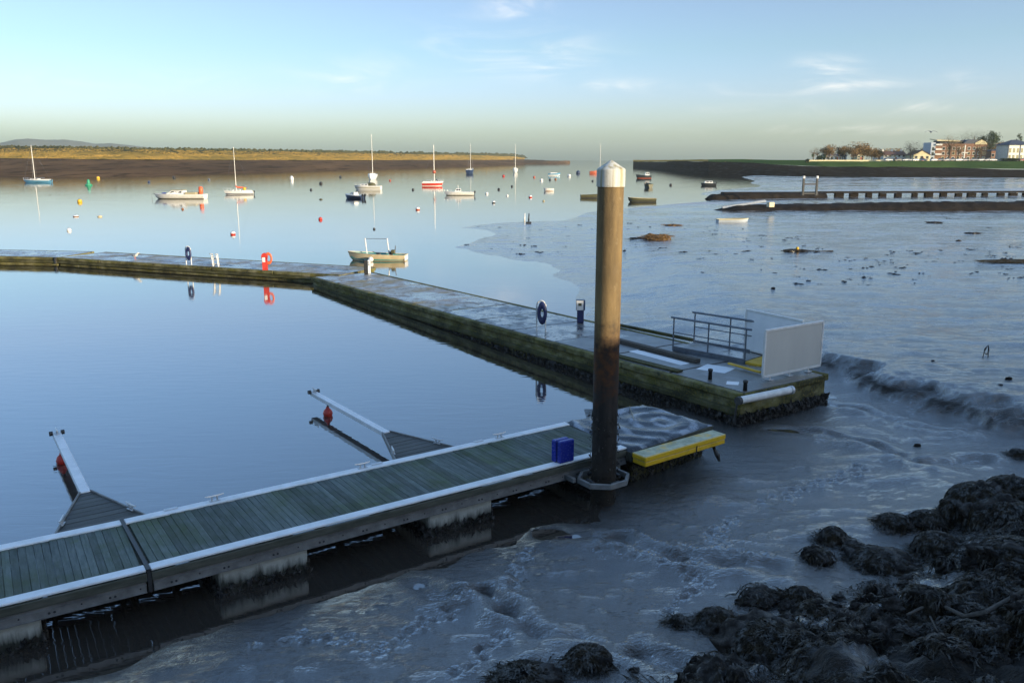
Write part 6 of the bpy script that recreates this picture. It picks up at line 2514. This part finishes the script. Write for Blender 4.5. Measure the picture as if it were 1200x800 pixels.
def wrack(label, px, hw, hh_, mt, seed, long=1.6, n=240):
    """a weedy clump out on the mud"""
    p = at(*px, .1)
    z = float(terrain(np.array([p.x]), np.array([p.y]))[0])
    p = at(*px, z)
    t = thing('weed_clump', label, 'weed clump', (p.x, p.y, z))
    bm = bmesh.new()
    bmesh.ops.create_icosphere(bm, subdivisions=3, radius=1)
    v = np.array([q.co for q in bm.verts])
    d = 1 + .6 * fbm(v[:, 0] * 2 + seed, v[:, 1] * 2 + v[:, 2], 4, seed)
    for q, k in zip(bm.verts, d):
        q.co = Vector((q.co.x * k * hw, q.co.y * k * hw * .6, q.co.z * k * hh_))
    me = bpy.data.meshes.new('mound')
    bm.to_mesh(me)
    bm.free()
    link('mound', me, M[mt], t)
    rg = np.random.default_rng(seed)
    V, Fc = [], []
    for i in range(n):
        a = rg.uniform(0, 6.28)
        q0 = np.array([math.cos(a) * hw * rg.uniform(.2, 1), math.sin(a) * hw * .6 * rg.uniform(.2, 1), hh_ * rg.uniform(.2, .9)])
        q1 = q0 + np.array([rg.normal(0, .18 * long), rg.normal(0, .1), -rg.uniform(0, .2) * hh_])
        q1[2] = max(q1[2], .02)
        w = np.array([0, .02, .03])
        V += [q0 - w, q0 + w, q1 + w * .4, q1 - w * .4]
        Fc.append([4 * i, 4 * i + 1, 4 * i + 2, 4 * i + 3])
    o = raw_mesh('frond', V, Fc, M[mt], t)
    o['kind'] = 'stuff'
    return t


wrack('rusty brown mound of weed on the mud just right of the pile', (770, 281), 1.25, .55, 'brown_weed', 3, 2.5)
wrack('flat dark weed beside the rusty brown mound', (749, 280.5), .55, .18, 'weed', 4)
wrack('low pale brown driftweed above the rusty brown mound', (788, 265), .9, .22, 'brown_weed', 5, 2.0, 120)
t = wrack('dark weed tangle with a yellow ball on the open mud', (930, 295), .55, .22, 'weed', 6, 2.6, 160)
smooth_angle(MB().ball((.25, -.1, .28), .13, 12).build('ball', M['yellow'], t), 60)
MB().tube([(.2, 0, .15), (1.0, .2, .05), (2.1, -.1, .06), (3.2, .2, .05)], [.05, .04, .03, .05], 6).build('line', M['weed'], t)
wrack('dark weed clump near the middle of the right mudflat', (1095, 261), .8, .14, 'weed', 7, 2.0, 100)
wrack('rust coloured weed patch at the right edge of the mudflat', (1190, 307), 1.6, .12, 'brown_weed', 8, 4.0, 400)
wrack('dark weed clump on the mud above the rust coloured patch', (1140, 274), .6, .16, 'weed', 12, 2.0, 80)
for px, r, lb in (((1123, 283.5), .28, 'dark round stone alone on the far right mudflat'), ((1172, 452), .10, 'small dark stone on the edge of the washed-out bank'), ((1182, 444), .12, 'flat dark stone right above the washed-out bank'),
                  ((1093, 423), .07, 'tiny dark stone on the mud right of the white boards'), ((906, 338), .12, 'dark flat stone on the mud above the boards'), ((1075, 522), .10, 'small stone in the shining channel below the bank')):
    p = at(*px, .1)
    z = float(terrain(np.array([p.x]), np.array([p.y]))[0])
    p = at(*px, z)
    o = link('stone', BMESH[3], None)
    o.location = (p.x, p.y, p.z)
    o.scale = (r, r * .8, r * .7)
    tag(o, lb, 'stone')

# scatter of small clods and weed bits over the mudflat, uncountable
rg = np.random.default_rng(17)
PX = np.concatenate([rg.uniform(740, 1230, 500), rg.uniform(540, 740, 60), rg.uniform(880, 1210, 260), rg.normal(1190, 25, 120), rg.uniform(900, 1210, 160)])
PY = np.concatenate([rg.uniform(252, 345, 500), rg.uniform(262, 300, 60), rg.normal(255, 6, 260), rg.normal(305, 7, 120), rg.normal(228, 5, 160)])
V, Fc = [], []
octv = np.array([(1, 0, 0), (-1, 0, 0), (0, 1, 0), (0, -1, 0), (0, 0, 1), (0, 0, -1)], float)
octf = np.array([(0, 2, 4), (2, 1, 4), (1, 3, 4), (3, 0, 4), (2, 0, 5), (1, 2, 5), (3, 1, 5), (0, 3, 5)])
pts = [at(x, y, .15) for x, y in zip(PX, PY) if y > 246]
zz = terrain(np.array([p.x for p in pts]), np.array([p.y for p in pts]))
k = 0
for p, z in zip(pts, zz):
    if z < .0 or float(fbm(np.array([p.x * .12]), np.array([p.y * .07]), 3, 23)[0]) < rg.uniform(-.12, .2):
        continue
    s = rg.uniform(.03, .12) * rg.choice([1, 1, 1, 2.2])
    for j in range(3):
        V.append(octv * np.array([s * rg.uniform(.6, 1.8), s * rg.uniform(.5, 1), s * rg.uniform(.2, .5)]) * .6 + np.array([p.x + rg.normal(0, s), p.y + rg.normal(0, s), z + .01]))
        Fc.append(octf + k * 6)
        k += 1
tag(raw_mesh('clods', np.concatenate(V), np.concatenate(Fc), M['weed']), kind='stuff')

# bent wire frame standing in the mud, driftwood
p = at(1155, 417, .1)
z = float(terrain(np.array([p.x]), np.array([p.y]))[0])
p = at(1155, 417, z)
t = thing('wire_frame', 'small bent dark frame sticking out of the mud on the right', 'wire frame', p, .4)
MB().tube([(-.14, 0, -.05), (-.05, .03, .28), (.08, 0, .40), (.2, .04, .18), (.05, 0, .06), (-.12, 0, .14), (.02, .02, .3)], .022, 6).build('wire', M['black'], t)
MB().tube([(.14, 0, -.05), (.12, .02, .3)], .02, 6).build('leg', M['black'], t)


def on_heap(x, y, dz):
    p = at(x, y, .8)
    for _ in range(4):
        z = float(surf(np.array([p.x]), np.array([p.y]))[0]) + dz
        p = at(x, y, z)
    return p


t = thing('driftwood_branch', 'grey bent driftwood branch lying over the black seaweed', 'driftwood', (0, 0, 0))
pts = [on_heap(x, y, .12) for x, y in ((1063, 720), (1080, 712), (1102, 708), (1130, 722), (1155, 717), (1180, 703), (1204, 690))]
smooth_angle(MB().tube(pts, [.018, .026, .03, .034, .036, .036, .04], 8).build('stem', M['tree_wood'], t), 60)
pts = [on_heap(x, y, .10) for x, y in ((1090, 722), (1098, 738), (1108, 748))]
smooth_angle(MB().tube(pts, [.016, .014, .008], 6).build('twig', M['tree_wood'], t), 60)

# haze over the estuary
HAZE = 0.0001
if HAZE:
    m = bpy.data.materials.new('haze')
    m.use_nodes = True
    n = NT(m.node_tree)
    v = n.n('ShaderNodeVolumePrincipled')
    v.inputs['Color'].default_value = (.86, .93, .84, 1)
    v.inputs['Density'].default_value = HAZE
    v.inputs['Anisotropy'].default_value = 0.3
    o_ = n.n('ShaderNodeOutputMaterial')
    n.t.links.new(v.outputs[0], o_.inputs['Volume'])
    tag(MB().box((0, 4400, 86), (19000, 9400, 176)).build('haze', m), kind='stuff')
